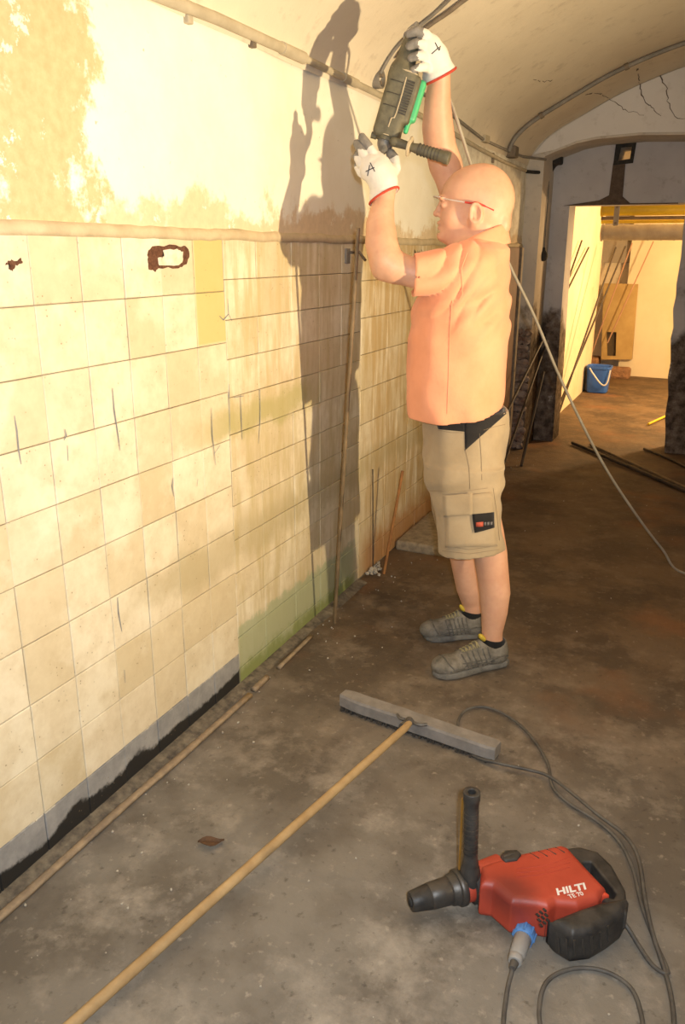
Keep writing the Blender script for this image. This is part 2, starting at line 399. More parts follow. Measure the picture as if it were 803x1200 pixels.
# floor
bm = bmesh.new()
NX, NY = 60, 150
gx = np.linspace(-2.6, 2.6, NX); gy = np.linspace(-1.4, 12.4, NY)
from mathutils import noise as mn
vv = [[bm.verts.new((x, y, .006*mn.noise(Vector((x*1.7, y*1.7, 0)))+.003*mn.noise(Vector((x*6, y*6, 3)))-.004)) for y in gy] for x in gx]
for i in range(NX-1):
    for j in range(NY-1): bm.faces.new((vv[i][j], vv[i+1][j], vv[i+1][j+1], vv[i][j+1]))
floor = struct(obj('floor', bm, MT['floor'], smooth=True))
# left wall: mortar backing with the tiles proud of it, plaster above the ledge
LZ = 1.569
bm = bmesh.new(); box(bm, (WX-.30, -1.4, -.02), (WX-.006, 6.9, LZ)); wall_left = struct(obj('wall_left', bm, MT['mortar']))
bm = bmesh.new()
ys = np.linspace(-1.4, 6.9, 160); zs = np.linspace(LZ-.002, 2.42, 26)
g = [[bm.verts.new((WX-.004+.007*mn.noise(Vector((y*2, z*2, 1)))+.003*mn.noise(Vector((y*9, z*9, 4))), y, z)) for z in zs] for y in ys]
for i in range(len(ys)-1):
    for j in range(len(zs)-1): bm.faces.new((g[i][j], g[i+1][j], g[i+1][j+1], g[i][j+1]))
obj('plaster_face', bm, MT['plaster'], wall_left, smooth=True)
# uneven ledge between plaster and tiles
bm = bmesh.new(); L = []
for y in np.linspace(-1.4, 6.44, 170):
    a = .006*mn.noise(Vector((y*5, 0, 0)))+.003*mn.noise(Vector((y*21, 3, 0)))
    L.append([bm.verts.new(p) for p in ((WX-.02, y, LZ-.006), (WX+.006+a*.5, y, LZ-.008+a), (WX+.010+a, y, LZ+.008+a), (WX+.002, y, LZ+.024+a*1.5), (WX-.02, y, LZ+.03))])
for A, B in zip(L, L[1:]):
    for k in range(4): bm.faces.new((A[k], A[k+1], B[k+1], B[k]))
obj('plaster_ledge', bm, MT['ledge'], wall_left, smooth=True)
# tiles
def tile_mesh(wd, ht):
    bm = bmesh.new(); g_ = .0011; a, b_ = wd/2-g_, ht/2-g_; c = .0018
    o_ = [(-.008, -a, -b_), (-.008, a, -b_), (-.008, a, b_), (-.008, -a, b_)]
    i_ = [(.0, -a, -b_), (.0, a, -b_), (.0, a, b_), (.0, -a, b_)]
    t_ = [(c, -a+c, -b_+c), (c, a-c, -b_+c), (c, a-c, b_-c), (c, -a+c, b_-c)]
    R3 = [[bm.verts.new(p) for p in q] for q in (o_, i_, t_)]
    for A, B in zip(R3, R3[1:]):
        for k in range(4): bm.faces.new((A[k], A[(k+1) % 4], B[(k+1) % 4], B[k]))
    bm.faces.new(R3[2]); bmesh.ops.recalc_face_normals(bm, faces=bm.faces)
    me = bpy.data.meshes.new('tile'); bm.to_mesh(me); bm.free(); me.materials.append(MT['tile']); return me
tm = {}
def tile(y0, y1, z0, z1):
    k = (round(y1-y0, 4), round(z1-z0, 4))
    if k not in tm: tm[k] = tile_mesh(*k)
    o = bpy.data.objects.new('tile', tm[k]); COL.objects.link(o)
    o.parent = wall_left
    o.location = (WX-.001+random.uniform(-.0014, .0014), (y0+y1)/2, (z0+z1)/2)
    o.rotation_euler = (random.gauss(0, .0022), random.gauss(0, .003), random.gauss(0, .003)); return o
TW = .1612; Y0 = 1.4423; TH = .1605
rowsA = [LZ-TH*i for i in range(10)]+[.004]
YB = Y0+5*TW
hole = (at_x(173, 300, WX), at_x(219, 300, WX))
for c in range(-2, 5):
    for z1, z0 in zip(rowsA, rowsA[1:]): tile(Y0+c*TW, Y0+(c+1)*TW, z0, z1)
colsB = [YB, 2.45, 2.70, 2.93, 3.14, 3.35]; rowsB = [LZ-.1255*i for i in range(13)]+[.004]
for y0, y1 in zip(colsB, colsB[1:]):
    for z1, z0 in zip(rowsB, rowsB[1:]): tile(y0, y1, z0, z1)
for c in range(16):
    for z1, z0 in zip(rowsA, rowsA[1:]): tile(3.35+c*TW, 3.35+(c+1)*TW, z0, z1)
def tile_block(y0, n):
    bm = bmesh.new()
    for c in range(n):
        for z1, z0 in zip(rowsA, rowsA[1:]):
            box(bm, (WX-.008, y0+c*TW+.0017, z0+.0017), (WX+random.uniform(0, .002), y0+(c+1)*TW-.0017, z1-.0017))
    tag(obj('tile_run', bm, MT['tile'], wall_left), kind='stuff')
tile_block(3.35+16*TW, 3); tile_block(Y0-(2+14)*TW, 14)
# scribed scratches and painted marks on the tiles
mk = simple('pencil_grey', (.16, .16, .17), (.26, .26, .27), 60, .8, bmp=0)
dk = simple('black_marker', (.02, .02, .022), (.04, .04, .04), 60, .7, bmp=0)
def wall_stroke(bm, pix, r=.0016):
    P = [at_x(u, v, WX+.0028) for u, v in pix]
    n = []
    for i, p in enumerate(P):
        d = (P[min(i+1, len(P)-1)]-P[max(i-1, 0)]).normalized(); s_ = Vector((1, 0, 0)).cross(d)
        wd = r*(1 if 0 < i < len(P)-1 else .4)
        n.append((bm.verts.new(p+s_*wd), bm.verts.new(p-s_*wd)))
    for A, B in zip(n, n[1:]): bm.faces.new((A[0], A[1], B[1], B[0]))
bm = bmesh.new()
for s_ in ([(17, 487), (20, 505), (22, 528), (25, 544)], [(76, 503), (78, 510), (75, 516)], [(79, 522), (80, 540)], [(132, 455), (134, 480), (137, 500), (141, 528)],
           [(203, 560), (202, 570), (204, 582)], [(248, 478), (249, 510), (253, 545)], [(251, 532), (258, 522)], [(138, 700), (139, 718), (143, 740)], [(269, 450), (269, 480), (270, 505)],
           [(305, 455), (305, 490), (303, 520)], [(282, 462), (283, 490), (284, 515)], [(274, 466), (286, 464)], [(232, 561), (231, 570)], [(146, 785), (147, 800)], [(267, 350), (268, 368), (262, 375), (257, 370)], [(268, 368), (272, 376)]):
    wall_stroke(bm, s_, .0022)
obj('scratch_marks', bm, mk, wall_left, recalc=False)
bm = bmesh.new()
for s_ in ([(480, 298), (481, 296)], [(485, 298), (486, 293), (488, 298)], [(485.5, 296), (488, 295)], [(489.5, 293), (490, 298)], [(489.5, 295.5), (492.5, 295)], [(492, 292.5), (492.5, 297.5)], [(494, 297.5), (494, 292.5), (496, 297)]):
    wall_stroke(bm, s_, .003)
obj('marker_writing', bm, dk, wall_left, recalc=False)
# broken socket opening: raw brown rim around a plugged white hole
rim = simple('raw_brick_rim', (.09, .035, .018), (.17, .075, .04), 90, .95, bmp=.8, bscale=120, bdist=.01)
plug = simple('white_filler', (.80, .72, .58), (.66, .56, .40), 40, .9, bmp=.4)
c0 = at_x(197, 300, WX); root = thing('broken_socket', 'brown rimmed ragged hole in the tiles with a pale plastered middle', 'socket hole', c0)
def ragged(name, pix, x0, x1, m, par, j=.0):
    bm = bmesh.new(); pts = [at_x(u, v, WX) for u, v in pix]; out = []
    for a, b_ in zip(pts, pts[1:]+pts[:1]):
        for k in range(4):
            q = a.lerp(b_, k/4); out.append(q+Vector((0, random.uniform(-j, j), random.uniform(-j, j))))
    A = [bm.verts.new((x0, q.y, q.z)) for q in out]; B = [bm.verts.new((x1, q.y, q.z)) for q in out]
    bm.faces.new(B)
    for i in range(len(A)): bm.faces.new((A[i], A[(i+1) % len(A)], B[(i+1) % len(A)], B[i]))
    bmesh.ops.triangulate(bm, faces=[f for f in bm.faces if len(f.verts) > 4]); return obj(name, bm, m, par)
ragged('brick_rim', [(172, 296), (178, 289), (205, 287), (219, 290), (221, 298), (217, 309), (208, 314), (184, 314), (181, 318), (174, 316), (173, 305)], WX-.01, WX+.0034, rim, root, .0035)
ragged('plaster_plug', [(190, 293), (206, 292), (213, 295), (213, 306), (208, 311), (185, 311), (184, 302), (191, 300)], WX-.01, WX+.0046, plug, root, .0015)
bm = bmesh.new()
r2 = thing('chipped_spot', 'small rust brown chipped patch on the tile left of the socket hole', 'chip', at_x(14, 311, WX))
ragged('chip', [(8, 306), (13, 305), (18, 306), (24, 303), (25, 308), (17, 311), (14, 318), (10, 316), (11, 311), (6, 310)], WX-.01, WX+.003, rim, r2, .002)

# kerb of mortar + laths along the foot of the wall
bm = bmesh.new(); L = []
for y in np.linspace(-1.2, 3.35, 150):
    a = .004*mn.noise(Vector((y*7, 5, 0)))
    L.append([bm.verts.new(p) for p in ((WX-.01, y, .006+a), (WX+.010, y, .006+a), (WX+.020+a, y, .003), (WX+.05, y, -.006))])
for A, B in zip(L, L[1:]):
    for k in range(3): bm.faces.new((A[k], A[k+1], B[k+1], B[k]))
bb = struct(obj('baseboard_left', bm, simple('kerb_mortar', (.24, .20, .14), (.09, .075, .058), 26, .9, bmp=.5, bdist=.008), smooth=True))
lathm = simple('dirty_lath', (.36, .27, .17), (.24, .18, .12), 35, .8, bmp=.3)
def lath(lab, p0, p1, wd=.020, ht=.012):
    a = at_z(*p0, ht); b_ = at_z(*p1, ht); d = (b_-a); ln = d.length; d.normalize(); n = Vector((0, 0, 1)).cross(d)
    bm = bmesh.new(); K = max(6, int(ln/.08)); rings = []
    for i in range(K+1):
        p = a.lerp(b_, i/K); p.z = 0; o_ = n*(.003*mn.noise(p*3)); w_ = wd/2*(1+.25*mn.noise(p*6))
        rings.append([bm.verts.new(p+o_+n*s_*w_+Vector((0, 0, z_))) for s_, z_ in ((-1, -.002), (-1, ht*.8), (-.5, ht), (.5, ht), (1, ht*.7), (1, -.002))])
    for A, B in zip(rings, rings[1:]):
        for k in range(6): bm.faces.new((A[k], A[(k+1) % 6], B[(k+1) % 6], B[k]))
    bm.faces.new(rings[0][::-1]); bm.faces.new(rings[-1])
    tag(obj('wooden_lath', bm, lathm, smooth=True), lab, 'lath', 'laths along the foot of the tiled wall')
lath('long thin wooden lath lying along the foot of the tiled wall', (-30, 1097), (293, 812), .022, .011)
lath('short broken piece of lath between two longer ones by the wall', (297, 806), (313, 791), .020, .013)
lath('farthest lath piece at the wall foot, ending near the leaning bar', (326, 781), (365, 744), .016, .009)

# ceiling vault
prof = [(-1.44, 2.14), (-1.42, 2.20), (-1.36, 2.285), (-1.24, 2.372), (-1.07, 2.462), (-.87, 2.565), (-.67, 2.645), (-.41, 2.725), (-.1, 2.785), (.3, 2.815)]
prof = prof+[(.6-x, z) for x, z in prof[-2::-1]]
pr = spline([(x, 0, z) for x, z in prof], 4)
def vault_z(x):
    for a, b_ in zip(pr, pr[1:]):
        if a.x <= x <= b_.x: return a.z+(b_.z-a.z)*(x-a.x)/max(b_.x-a.x, 1e-6)
    return pr[0].z
bm = bmesh.new(); ys = np.linspace(-1.4, 6.9, 60)
g = [[bm.verts.new((p.x, y, p.z+.008*mn.noise(Vector((p.x*2, y*2, 0))))) for p in pr] for y in ys]
for i in range(len(ys)-1):
    for j in range(len(pr)-1): bm.faces.new((g[i][j], g[i][j+1], g[i+1][j+1], g[i+1][j]))
ceiling = struct(obj('ceiling', bm, MT['vault'], smooth=True))
# right wall, wall behind the camera
bm = bmesh.new(); box(bm, (2.04, -1.4, -.02), (2.2, 6.9, 2.3)); struct(obj('wall_right', bm, MT['pier']))
bm = bmesh.new(); box(bm, (-1.6, -1.55, -.02), (2.2, -1.4, 3.0)); struct(obj('wall_front', bm, MT['pier']))
# arched wall (lunette) at YA and recessed door wall at YB2
YA, YR = 6.45, 6.85
arch = [(-1.32, 2.20), (-1.25, 2.228), (-1.10, 2.278), (-.96, 2.30), (-.67, 2.312), (-.375, 2.300), (.1, 2.27), (.9, 2.16), (1.3, 2.0)]
poly = [(p.x, p.z+.02) for p in pr]; bot = [(1.3, -.01), (2.06, -.01), (2.06, 2.16)]
outline = [(-1.50, -.01), (-1.50, 2.15)]+[(p.x, p.z+.03) for p in pr][1:-1]+[(2.10, 2.15), (2.10, -.01), (1.3, -.01)]+[(x, z) for x, z in arch[::-1]]+[(-1.32, -.01)]
def filled(name, loops, y0, y1, m, parent=None):
    cu = bpy.data.curves.new(name, 'CURVE'); cu.dimensions = '2D'; cu.fill_mode = 'BOTH'; cu.extrude = abs(y1-y0)/2
    for lp in loops:
        sp = cu.splines.new('POLY'); sp.points.add(len(lp)-1); sp.use_cyclic_u = True
        for p, q in zip(sp.points, lp): p.co = (q[0], q[1], 0, 1)
    t = bpy.data.objects.new('tmp', cu); COL.objects.link(t); dg = bpy.context.evaluated_depsgraph_get(); dg.update()
    me = bpy.data.meshes.new_from_object(t.evaluated_get(dg)); bpy.data.objects.remove(t)
    me.transform(Matrix.Translation((0, (y0+y1)/2, 0)) @ Matrix.Rotation(math.pi/2, 4, 'X')); me.name = name; me.materials.clear()
    return finish(bpy.data.objects.new(name, me), m, False, parent)
wb = struct(filled('wall_back', [outline], YA, YR, MT['pier']))
# whiter face of the lunette above the arch, plastered a few mm proud
lun = [(-1.40, 2.215)]+[(p.x+(.012 if p.x < .3 else -.012), p.z-.002) for p in pr if -1.35 < p.x < 1.9]+[(1.9, 2.3), (1.3, 2.2), (.9, 2.18), (.1, 2.285), (-.375, 2.315), (-.67, 2.327), (-.96, 2.315), (-1.10, 2.292), (-1.25, 2.242)]
filled('lunette_plaster', [lun], YA-.012, YA+.002, MT['lunette'], wb)
# cracks
ckm = simple('crack_dark', (.10, .075, .06), (.18, .14, .11), 40, .95, bmp=0)
def crack(par, pix, fn, r=.004):
    P = [fn(*p) for p in pix]; out = []
    for a, b_ in zip(P, P[1:]):
        for k in range(4): out.append(a.lerp(b_, k/4)+Vector([random.uniform(-.008, .008) for _ in range(3)])*Vector((1, 0, 1)))
    out.append(P[-1]); bm = bmesh.new(); tube(bm, out, [max(.0012, r*random.uniform(.4, 1)*(1-.7*i/len(out))) for i in range(len(out))], 5); obj('crack', bm, ckm, par)
fl = lambda u, v: at_y(u, v, YA-.012)
crack(wb, [(749, 97), (752, 110), (760, 122), (768, 130), (775, 136)], fl, .006)
crack(wb, [(774, 90), (781, 104), (783, 118), (790, 137), (803, 139)], fl, .006)
crack(wb, [(714, 115), (725, 123), (737, 131), (755, 135)], fl, .004)
def on_vault(u, v):
    d = ray(u, v); o_ = Vector((0, 0, CAM_H)); t = .0005
    while t < .02:
        q = o_+d*t
        if q.x < -1.44 or q.z > vault_z(q.x): return q
        t += .00001
    return q
crack(ceiling, [(624, 93), (634, 95), (647, 94), (655, 100)], on_vault, .003)
crack(ceiling, [(683, 112), (696, 108), (706, 110), (714, 115)], on_vault, .004)
crack(ceiling, [(747, 80), (750, 90), (749, 97)], on_vault, .006)
crack(ceiling, [(630, 140), (636, 136), (645, 131)], on_vault, .002)
# recessed wall with doorway and the small lit opening
dl, dr, dt = -1.175, -.33, 1.885
jamb = [(-.330, dt), (-.332, 1.72), (-.322, 1.5), (-.330, 1.3), (-.322, 1.22), (-.332, 1.12), (-.312, .98), (-.322, .9), (-.30, .72), (-.306, .6), (-.285, .45), (-.29, .30), (-.27, .15), (-.26, 0), (-.26, -.05)]
oz = at_y(733, 180, YR); ow, oh = .043, .048
hol = [(oz.x-ow, oz.z-oh), (oz.x+ow*.9, oz.z-oh*.8), (oz.x+ow, oz.z+oh), (oz.x-ow*.8, oz.z+oh*.9)]
wo = [(-1.50, -.05), (-1.50, 2.6), (1.5, 2.6), (1.5, -.05)]+jamb[::-1]+[(dl-.004, dt), (dl, 1.2), (dl+.012, .6), (dl+.02, -.05)]
door_wall = struct(filled('wall_door', [wo, hol], YR, YR+.28, MT['back']))
# rim round the opening and the brown chase below it
blk = simple('soot_black', (.018, .017, .016), (.04, .035, .03), 40, .8)
brn = simple('stained_brown_render', (.085, .06, .045), (.13, .095, .07), 25, .9, bmp=.5, bdist=.01)
t = thing('wall_opening', 'small square hole lit from behind, above the doorway', 'opening', oz)
ring = [(oz.x-ow-.035, oz.z-oh-.03), (oz.x+ow+.02, oz.z-oh-.02), (oz.x+ow+.03, oz.z+oh+.035), (oz.x-ow-.03, oz.z+oh+.02)]
filled('sooty_rim', [ring, hol], YR-.012, YR+.004, blk, t)
a = at_y(719, 195, YR); b_ = at_y(729, 240, YR)
filled('chase_render', [[(a.x-.003, a.z+.02), (b_.x-.005, a.z+.02), (b_.x, b_.z+.06), (b_.x+.06, b_.z+.01), (b_.x+.4, b_.z+.008), (b_.x+.4, b_.z-.0), (a.x-.35, b_.z), (a.x-.08, b_.z+.035), (a.x-.01, b_.z+.07)]], YR-.008, YR+.004, brn, tag(thing('brown_chase', 'brown stained strip running down from the small square hole to the lintel', 'wall chase', (a.x, YR, a.z))))
# ---- room beyond the door
pb = struct
bm = bmesh.new(); box(bm, (-2.6, YR+.28, -.02), (-1.33, 10.15, 3)); wr = pb(obj('wall_far_left', bm, MT['room'], bevel=.01))
bm = bmesh.new(); box(bm, (-2.6, 11.35, -.02), (2.6, 11.6, 3.2)); box(bm, (-2.6, 9.5, -.02), (-2.5, 11.4, 3)); box(bm, (1.6, 7, -.02), (1.75, 11.4, 3.)); pb(obj('wall_far', bm, MT['room']))
bm = bmesh.new(); box(bm, (-2.6, 7.05, 2.9), (2.6, 11.6, 3.0)); pb(obj('ceiling_far', bm, MT['room']))
cream = simple('cream_paint', (.74, .66, .48), (.68, .60, .42), 3, .8)
ochre = simple('ochre_board', (.50, .36, .15), (.42, .29, .11), 6, .7)
dimg = simple('grey_render', (.36, .32, .26), (.30, .27, .22), 4, .9)
def yq(x0, y0, x1, y1, Y): a = at_y(x0, y0, Y); b_ = at_y(x1, y1, Y); return (min(a.x, b_.x), Y, min(a.z, b_.z)), (max(a.x, b_.x), Y, max(a.z, b_.z))
lo, hi = yq(741, 285, 830, 440, 11.2); bm = bmesh.new(); box(bm, (lo[0], 11.15, -.01), (1.6, 11.4, 2.9)); pb(obj('trim_1', bm, cream))
lo, hi = yq(690, 255, 741, 331, 11.3); bm = bmesh.new(); box(bm, (-2.5, 11.25, hi[2]-.55), (at_y(748, 300, 11.25).x, 11.4, 2.9)); pb(obj('trim_2', bm, dimg))
# ochre board with a dark opening
t = thing('ochre_hatch_board', 'tall ochre board with a small dark hatch in the room beyond', 'board', at_y(725, 425, 11.15))
P = [(708, 332), (748, 333), (741, 421), (705, 421)]; Q = [(711, 389), (723, 389), (722, 417), (712, 417)]
lp = lambda pp, Y: [(at_y(u, v, Y).x, at_y(u, v, Y).z) for u, v in pp]
filled('board', [lp(P, 11.1), lp(Q, 11.1)], 11.07, 11.13, ochre, t)
filled('dark_hatch', [lp(Q, 11.12)], 11.115, 11.14, simple('hatch_dark', (.10, .075, .04), (.06, .045, .03), 9, .8), t)
bm = bmesh.new(); box(bm, (-1.9, 10.85, -.01), (at_y(740, 430, 11).x, 11.06, .13)); box(bm, (-1.9, 11.05, .1), (at_y(700, 430, 11).x, 11.34, .22))
tag(obj('rubble_plinth', bm, simple('reddish_rubble', (.36, .20, .11), (.22, .13, .08), 12, .95, bmp=.8, bdist=.03), bevel=.03), 'low reddish crumbling masonry under the ochre board', 'rubble')
yl = simple('yellow_sticker', (.75, .60, .05), (.7, .55, .05), 5, .6)
bm = bmesh.new(); a = at_y(744, 306, 11.23); box(bm, (a.x-.05, 11.235, a.z-.022), (a.x+.05, 11.25, a.z+.022)); tag(obj('yellow_sign', bm, yl), 'tiny yellow sign high on the grey far wall', 'sign')
# pipes behind the lintel
ypm = simple('yellow_pipe_paint', (.80, .58, .04), (.68, .46, .03), 8, .45); spm = simple('grey_lagging', (.42, .38, .30), (.34, .30, .23), 10, .6)
brp = simple('brown_pipe', (.30, .23, .13), (.22, .16, .10), 10, .6)
def hpipe(name, u, v, Y, r, m, label, cat='pipe', x1=1.57, bands=0):
    p = at_y(u, v, Y); t = thing(name, label, cat, p, None)
    tube_obj('pipe', [(p.x-.02, Y, p.z), (x1, Y, p.z)], r, m, t, 14)
    for i in range(bands):
        x = p.x+.11*i+.04; tube_obj('band', [(x, Y, p.z), (x+.012, Y, p.z)], r+.003, m, t, 14)
    tube_obj('end_flange', [(p.x-.03, Y, p.z), (p.x-.012, Y, p.z)], r*1.12, m, t, 14); return t
hpipe('yellow_gas_pipe', 709, 247, 7.6, .042, ypm, 'thick bright yellow pipe just under the door lintel')
hpipe('thin_pipe', 709, 256, 7.62, .014, brp, 'thin brown pipe directly below the bright yellow one')
hpipe('yellow_thin_pipe', 709, 260, 7.75, .014, ypm, 'thin yellowish pipe between the brown and the fat lagged one')
hpipe('lagged_pipe', 709, 272.5, 8.0, .068, spm, 'fat grey lagged pipe, lowest of those across the doorway', bands=10)
a = at_y(724, 240, 7.5); b_ = at_y(724, 263, 7.5)
t = thing('pipe_hanger', 'grey metal strap hanging in front of the yellow pipe', 'bracket', a)
bm = bmesh.new(); box(bm, (a.x-.022, 7.49, b_.z-.01), (a.x+.022, 7.505, a.z+.1)); obj('strap', bm, spm, t, bevel=.003)
for z in (b_.z+.01, a.z-.02): tube_obj('bolt', [(a.x, 7.495, z), (a.x, 7.48, z)], .01, brp, t, 6)
# ceiling beam the hanger hangs from
bm = bmesh.new(); box(bm, (-1.33, YR+.28, a.z+.09), (1.6, 7.75, a.z+.3)); pb(obj('trim_3', bm, MT['back']))
# ================================================================== THE MAN
skin_m, nt, b = newmat('skin', .5, 0, .45); v = objc(nt)
sc_ = ramp(nt, noise(nt, v, 9, 4), [(.35, (.60, .32, .20)), (.65, (.68, .39, .255))])
nt.links.new(mix(nt, ramp(nt, noise(nt, v, 60, 3), [(.45, 0.), (.7, .25)]), sc_, (.58, .27, .19)), b.inputs['Base Color'])
b.inputs['Subsurface Weight'].default_value = .08; b.inputs['Subsurface Radius'].default_value = (.02, .008, .004)
bump(nt, b, noise(nt, v, 180, 3), .12, .002)
def cloth(name, c1, c2, weave=900, wr=.35, rough=.9):
    m, nt, b = newmat(name, rough, 0, .15); v = objc(nt)
    nt.links.new(ramp(nt, noise(nt, v, 7, 5), [(.35, c1), (.65, c2)]), b.inputs['Base Color'])
    b.inputs['Sheen Weight'].default_value = .15
    h = math_(nt, 'ADD', math_(nt, 'MULTIPLY', noise(nt, v, 28, 4), 1.), math_(nt, 'MULTIPLY', noise(nt, v, weave, 1), .15))
    bump(nt, b, h, wr, .006); return m
shirt_m = cloth('orange_cotton', (.84, .37, .215), (.77, .32, .175)); khaki = cloth('khaki_canvas', (.40, .31, .20), (.33, .25, .155))
blackc = cloth('black_canvas', (.018, .016, .016), (.03, .027, .026)); sockm = cloth('black_knit', (.012, .012, .013), (.02, .02, .02))
glovem = cloth('white_knit', (.74, .71, .66), (.66, .62, .57), 500, .5); coatm = simple('grey_rubber_coating', (.16, .15, .14), (.26, .24, .22), 45, .7, bmp=.4)
redtrim = simple('red_trim', (.50, .06, .03), (.42, .05, .03), 50, .8)
stitch = simple('khaki_stitch', (.27, .20, .12), (.24, .18, .11), 50, .9, bmp=0)
man = thing('person', 'bald man in orange polo shirt and khaki work shorts holding up a power tool', 'person', (MC.x, MC.y, 0))
FR = (FA, LF, UP)
# ---- body, one continuous surface
V = Vol((-1.42, 2.28, -.01), (-.30, 3.32, 2.32), .0055)
def ch(pts, k=.012, V=V, **kw): V.chain([(M(u, v, d), R(r, u, v, d)) for u, v, d, r in pts], k, **kw)
# head
KH = R(1, 560, 240)     # metres per pixel at the head
def hp(u, v, d=0.): return M(u, v, d)
V.ell(hp(563, 232), (38.5*KH, 26.5*KH, 37.5*KH), FR)
V.ell(hp(569, 238), (32*KH, 27*KH, 30*KH), FR, .02)
V.ell(hp(546, 229), (27.5*KH, 22*KH, 27*KH), FR, .03)
V.ell(hp(543, 254), (26.5*KH, 19.5*KH, 28*KH), FR, .02)
V.ell(hp(541, 270), (25*KH, 15*KH, 14.5*KH), FR, .02)
for s in (-1, 1):
    V.rc(hp(527, 275, .012*s), hp(565, 262, .056*s), 8.5*KH, 10*KH, .02)
    V.ell(hp(530, 255, .036*s), (10*KH, 8*KH, 9*KH), FR, .035)      # cheek
    V.ell(hp(517.5, 231.5, .026*s), (4.5*KH, 10*KH, 3.4*KH), FR, .008)  # brow
V.ell(hp(520, 276), (8.2*KH, 9.5*KH, 7.5*KH), FR, .010)            # chin
for s in (-1, 1): V.ell(hp(512.5, 240.5, .036*s), (6.5*KH, 8*KH, 5*KH), FR, .008, 's')
V.rc(hp(518.5, 235), hp(512.5, 249), 2.6*KH, 3.6*KH, .008); V.ell(hp(511.8, 250.3), (4.4*KH, 4.6*KH, 3.8*KH), FR, .004)
for s in (-1, 1): V.ell(hp(515.6, 251.8, .0125*s), (4.2*KH, 2.8*KH, 3.0*KH), FR, .004)
for s in (-1, 1): V.ell(hp(513.5, 254.8, .008*s), (1.6*KH, 1.2*KH, 1.4*KH), FR, .002, 's')
V.ell(hp(516.5, 261.5), (4.4*KH, 9*KH, 2.8*KH), FR, .006); V.ell(hp(517, 267.5), (4.6*KH, 8*KH, 3.0*KH), FR, .006)
V.ell(hp(512.5, 264.4), (3.5*KH, 8*KH, .75*KH), FR, .003, 's')
V.ell(hp(515, 271.5), (2.5*KH, 7*KH, 1.6*KH), FR, .006, 's')
for s in (-1, 1):   # eyelids
    V.ell(hp(520.5, 240.3, .0335*s), (5.2*KH, 6*KH, 4.6*KH), FR, .006)
    V.ell(hp(516.2, 241, .034*s), (2*KH, 4.2*KH, .5*KH), FR, .002, 's')
# ears
for s in (-1, 1):
    er = (FA*.97+LF*(.25*s), LF*s*.97-FA*.25, UP)
    er = [v_.normalized() for v_ in er]
    V.ell(hp(557.5, 251, .087*s), (8.2*KH, 3.4*KH, 13.4*KH), er, .003)
    V.ell(hp(553.5, 260.5, .079*s), (4.2*KH, 3.0*KH, 5*KH), er, .004)
    V.ell(hp(557.6, 250.5, .100*s), (5.4*KH, 5.0*KH, 9.4*KH), er, .002, 's')
    V.ell(hp(556.5, 254.5, .088*s), (3.2*KH, 5*KH, 4.6*KH), er, .002, 's')
    ring_ = []
    for i in range(11):
        a = math.radians(-150+i*27); ring_.append((hp(557.5+math.cos(a)*7.0, 249.5+math.sin(a)*11.4, .094*s), 1.6*KH))
    V.chain(ring_, .003)
    V.rc(hp(554.5, 247, .088*s), hp(557.5, 258, .089*s), 1.5*KH, 1.5*KH, .003)
# neck and torso core
ch([(565, 258, 0, 26), (566, 280, 0, 28.5), (562, 302, 0, 34)], .03)
ch([(540, 276, 0, 15), (556, 296, 0, 22)], .03)
for s in (-1, 1): V.ell(M(592, 262, .02*s), (.018, .03, .03), FR, .02)
ch([(552, 330, 0, 40), (545, 400, 0, 38), (545, 470, 0, 36), (546, 515, 0, 32)], .04, flat=(LF, .66))
for s in (-1, 1): ch([(558, 300, 0, 26), (549, 318, .155*s, 19)], .03)
# left arm
ch([(549, 320, .165, 21), (500, 324, .20, 17.5), (462, 313, .215, 17)], .02)
ch([(462, 313, .215, 17.5), (452, 305, .215, 19.5), (447, 285, .195, 19.0), (446, 262, .16, 16.6), (449, 240, .13, 13.0), (451, 222, .115, 12.4)], .02)
V.ell(M(447, 318, .215), (R(9, 447, 318), .03, .028), FR, .02)
# right arm
ch([(549, 318, -.165, 20), (556, 292, -.20, 18.5), (538, 240, -.20, 17.5), (522, 192, -.17, 17.5)], .02)
ch([(522, 192, -.17, 17.8), (516, 172, -.15, 18.5), (513, 148, -.12, 18.3), (513, 120, -.08, 15.5), (515, 96, -.05, 13), (515, 82, -.04, 12.5)], .02)
# legs
ch([(547, 520, .09, 26), (556, 570, .10, 23), (570, 625, .10, 20.5), (574.5, 648, .10, 19.8), (577.5, 672, .10, 18.6), (580, 694, .10, 18.0), (579.5, 716, .10, 15.5), (577, 740, .10, 12.2), (577, 757, .10, 12.0)], .02)
ch([(545, 520, -.09, 31), (543, 570, -.10, 26), (542, 620, -.10, 20), (544, 648, -.11, 17.5), (547, 668, -.12, 16.4), (550, 688, -.13, 15.2), (553, 706, -.14, 11.8), (554, 722, -.14, 11.2)], .02)
V.ell(M(566, 636, .10), (R(13, 566, 636), .05, .05), FR, .02)
# feet stubs inside the shoes, hands inside the gloves
ankN = M(577, 757, .10); ankF = M(554, 724, -.14)
heelN = at_z(594, 776, .0); toeN = at_z(507, 793, .0); heelF = at_z(566, 744, 0); toeF = at_z(496, 748, 0)
def vv_(a): return Vector(a)
for a, h_, t_ in ((ankN, heelN, toeN), (ankF, heelF, toeF)):
    V.rc(a, h_.lerp(t_, .22)+UP*.05, .034, .034, .02); V.rc(h_.lerp(t_, .22)+UP*.05, h_.lerp(t_, .72)+UP*.035, .034, .025, .02)
V.rc(M(451, 222, .115), M(441, 196, .09), .03, .028, .02); V.rc(M(515, 82, -.04), M(509, 58, -.02), .03, .027, .02)
body = V.mesh('body', skin_m, man)
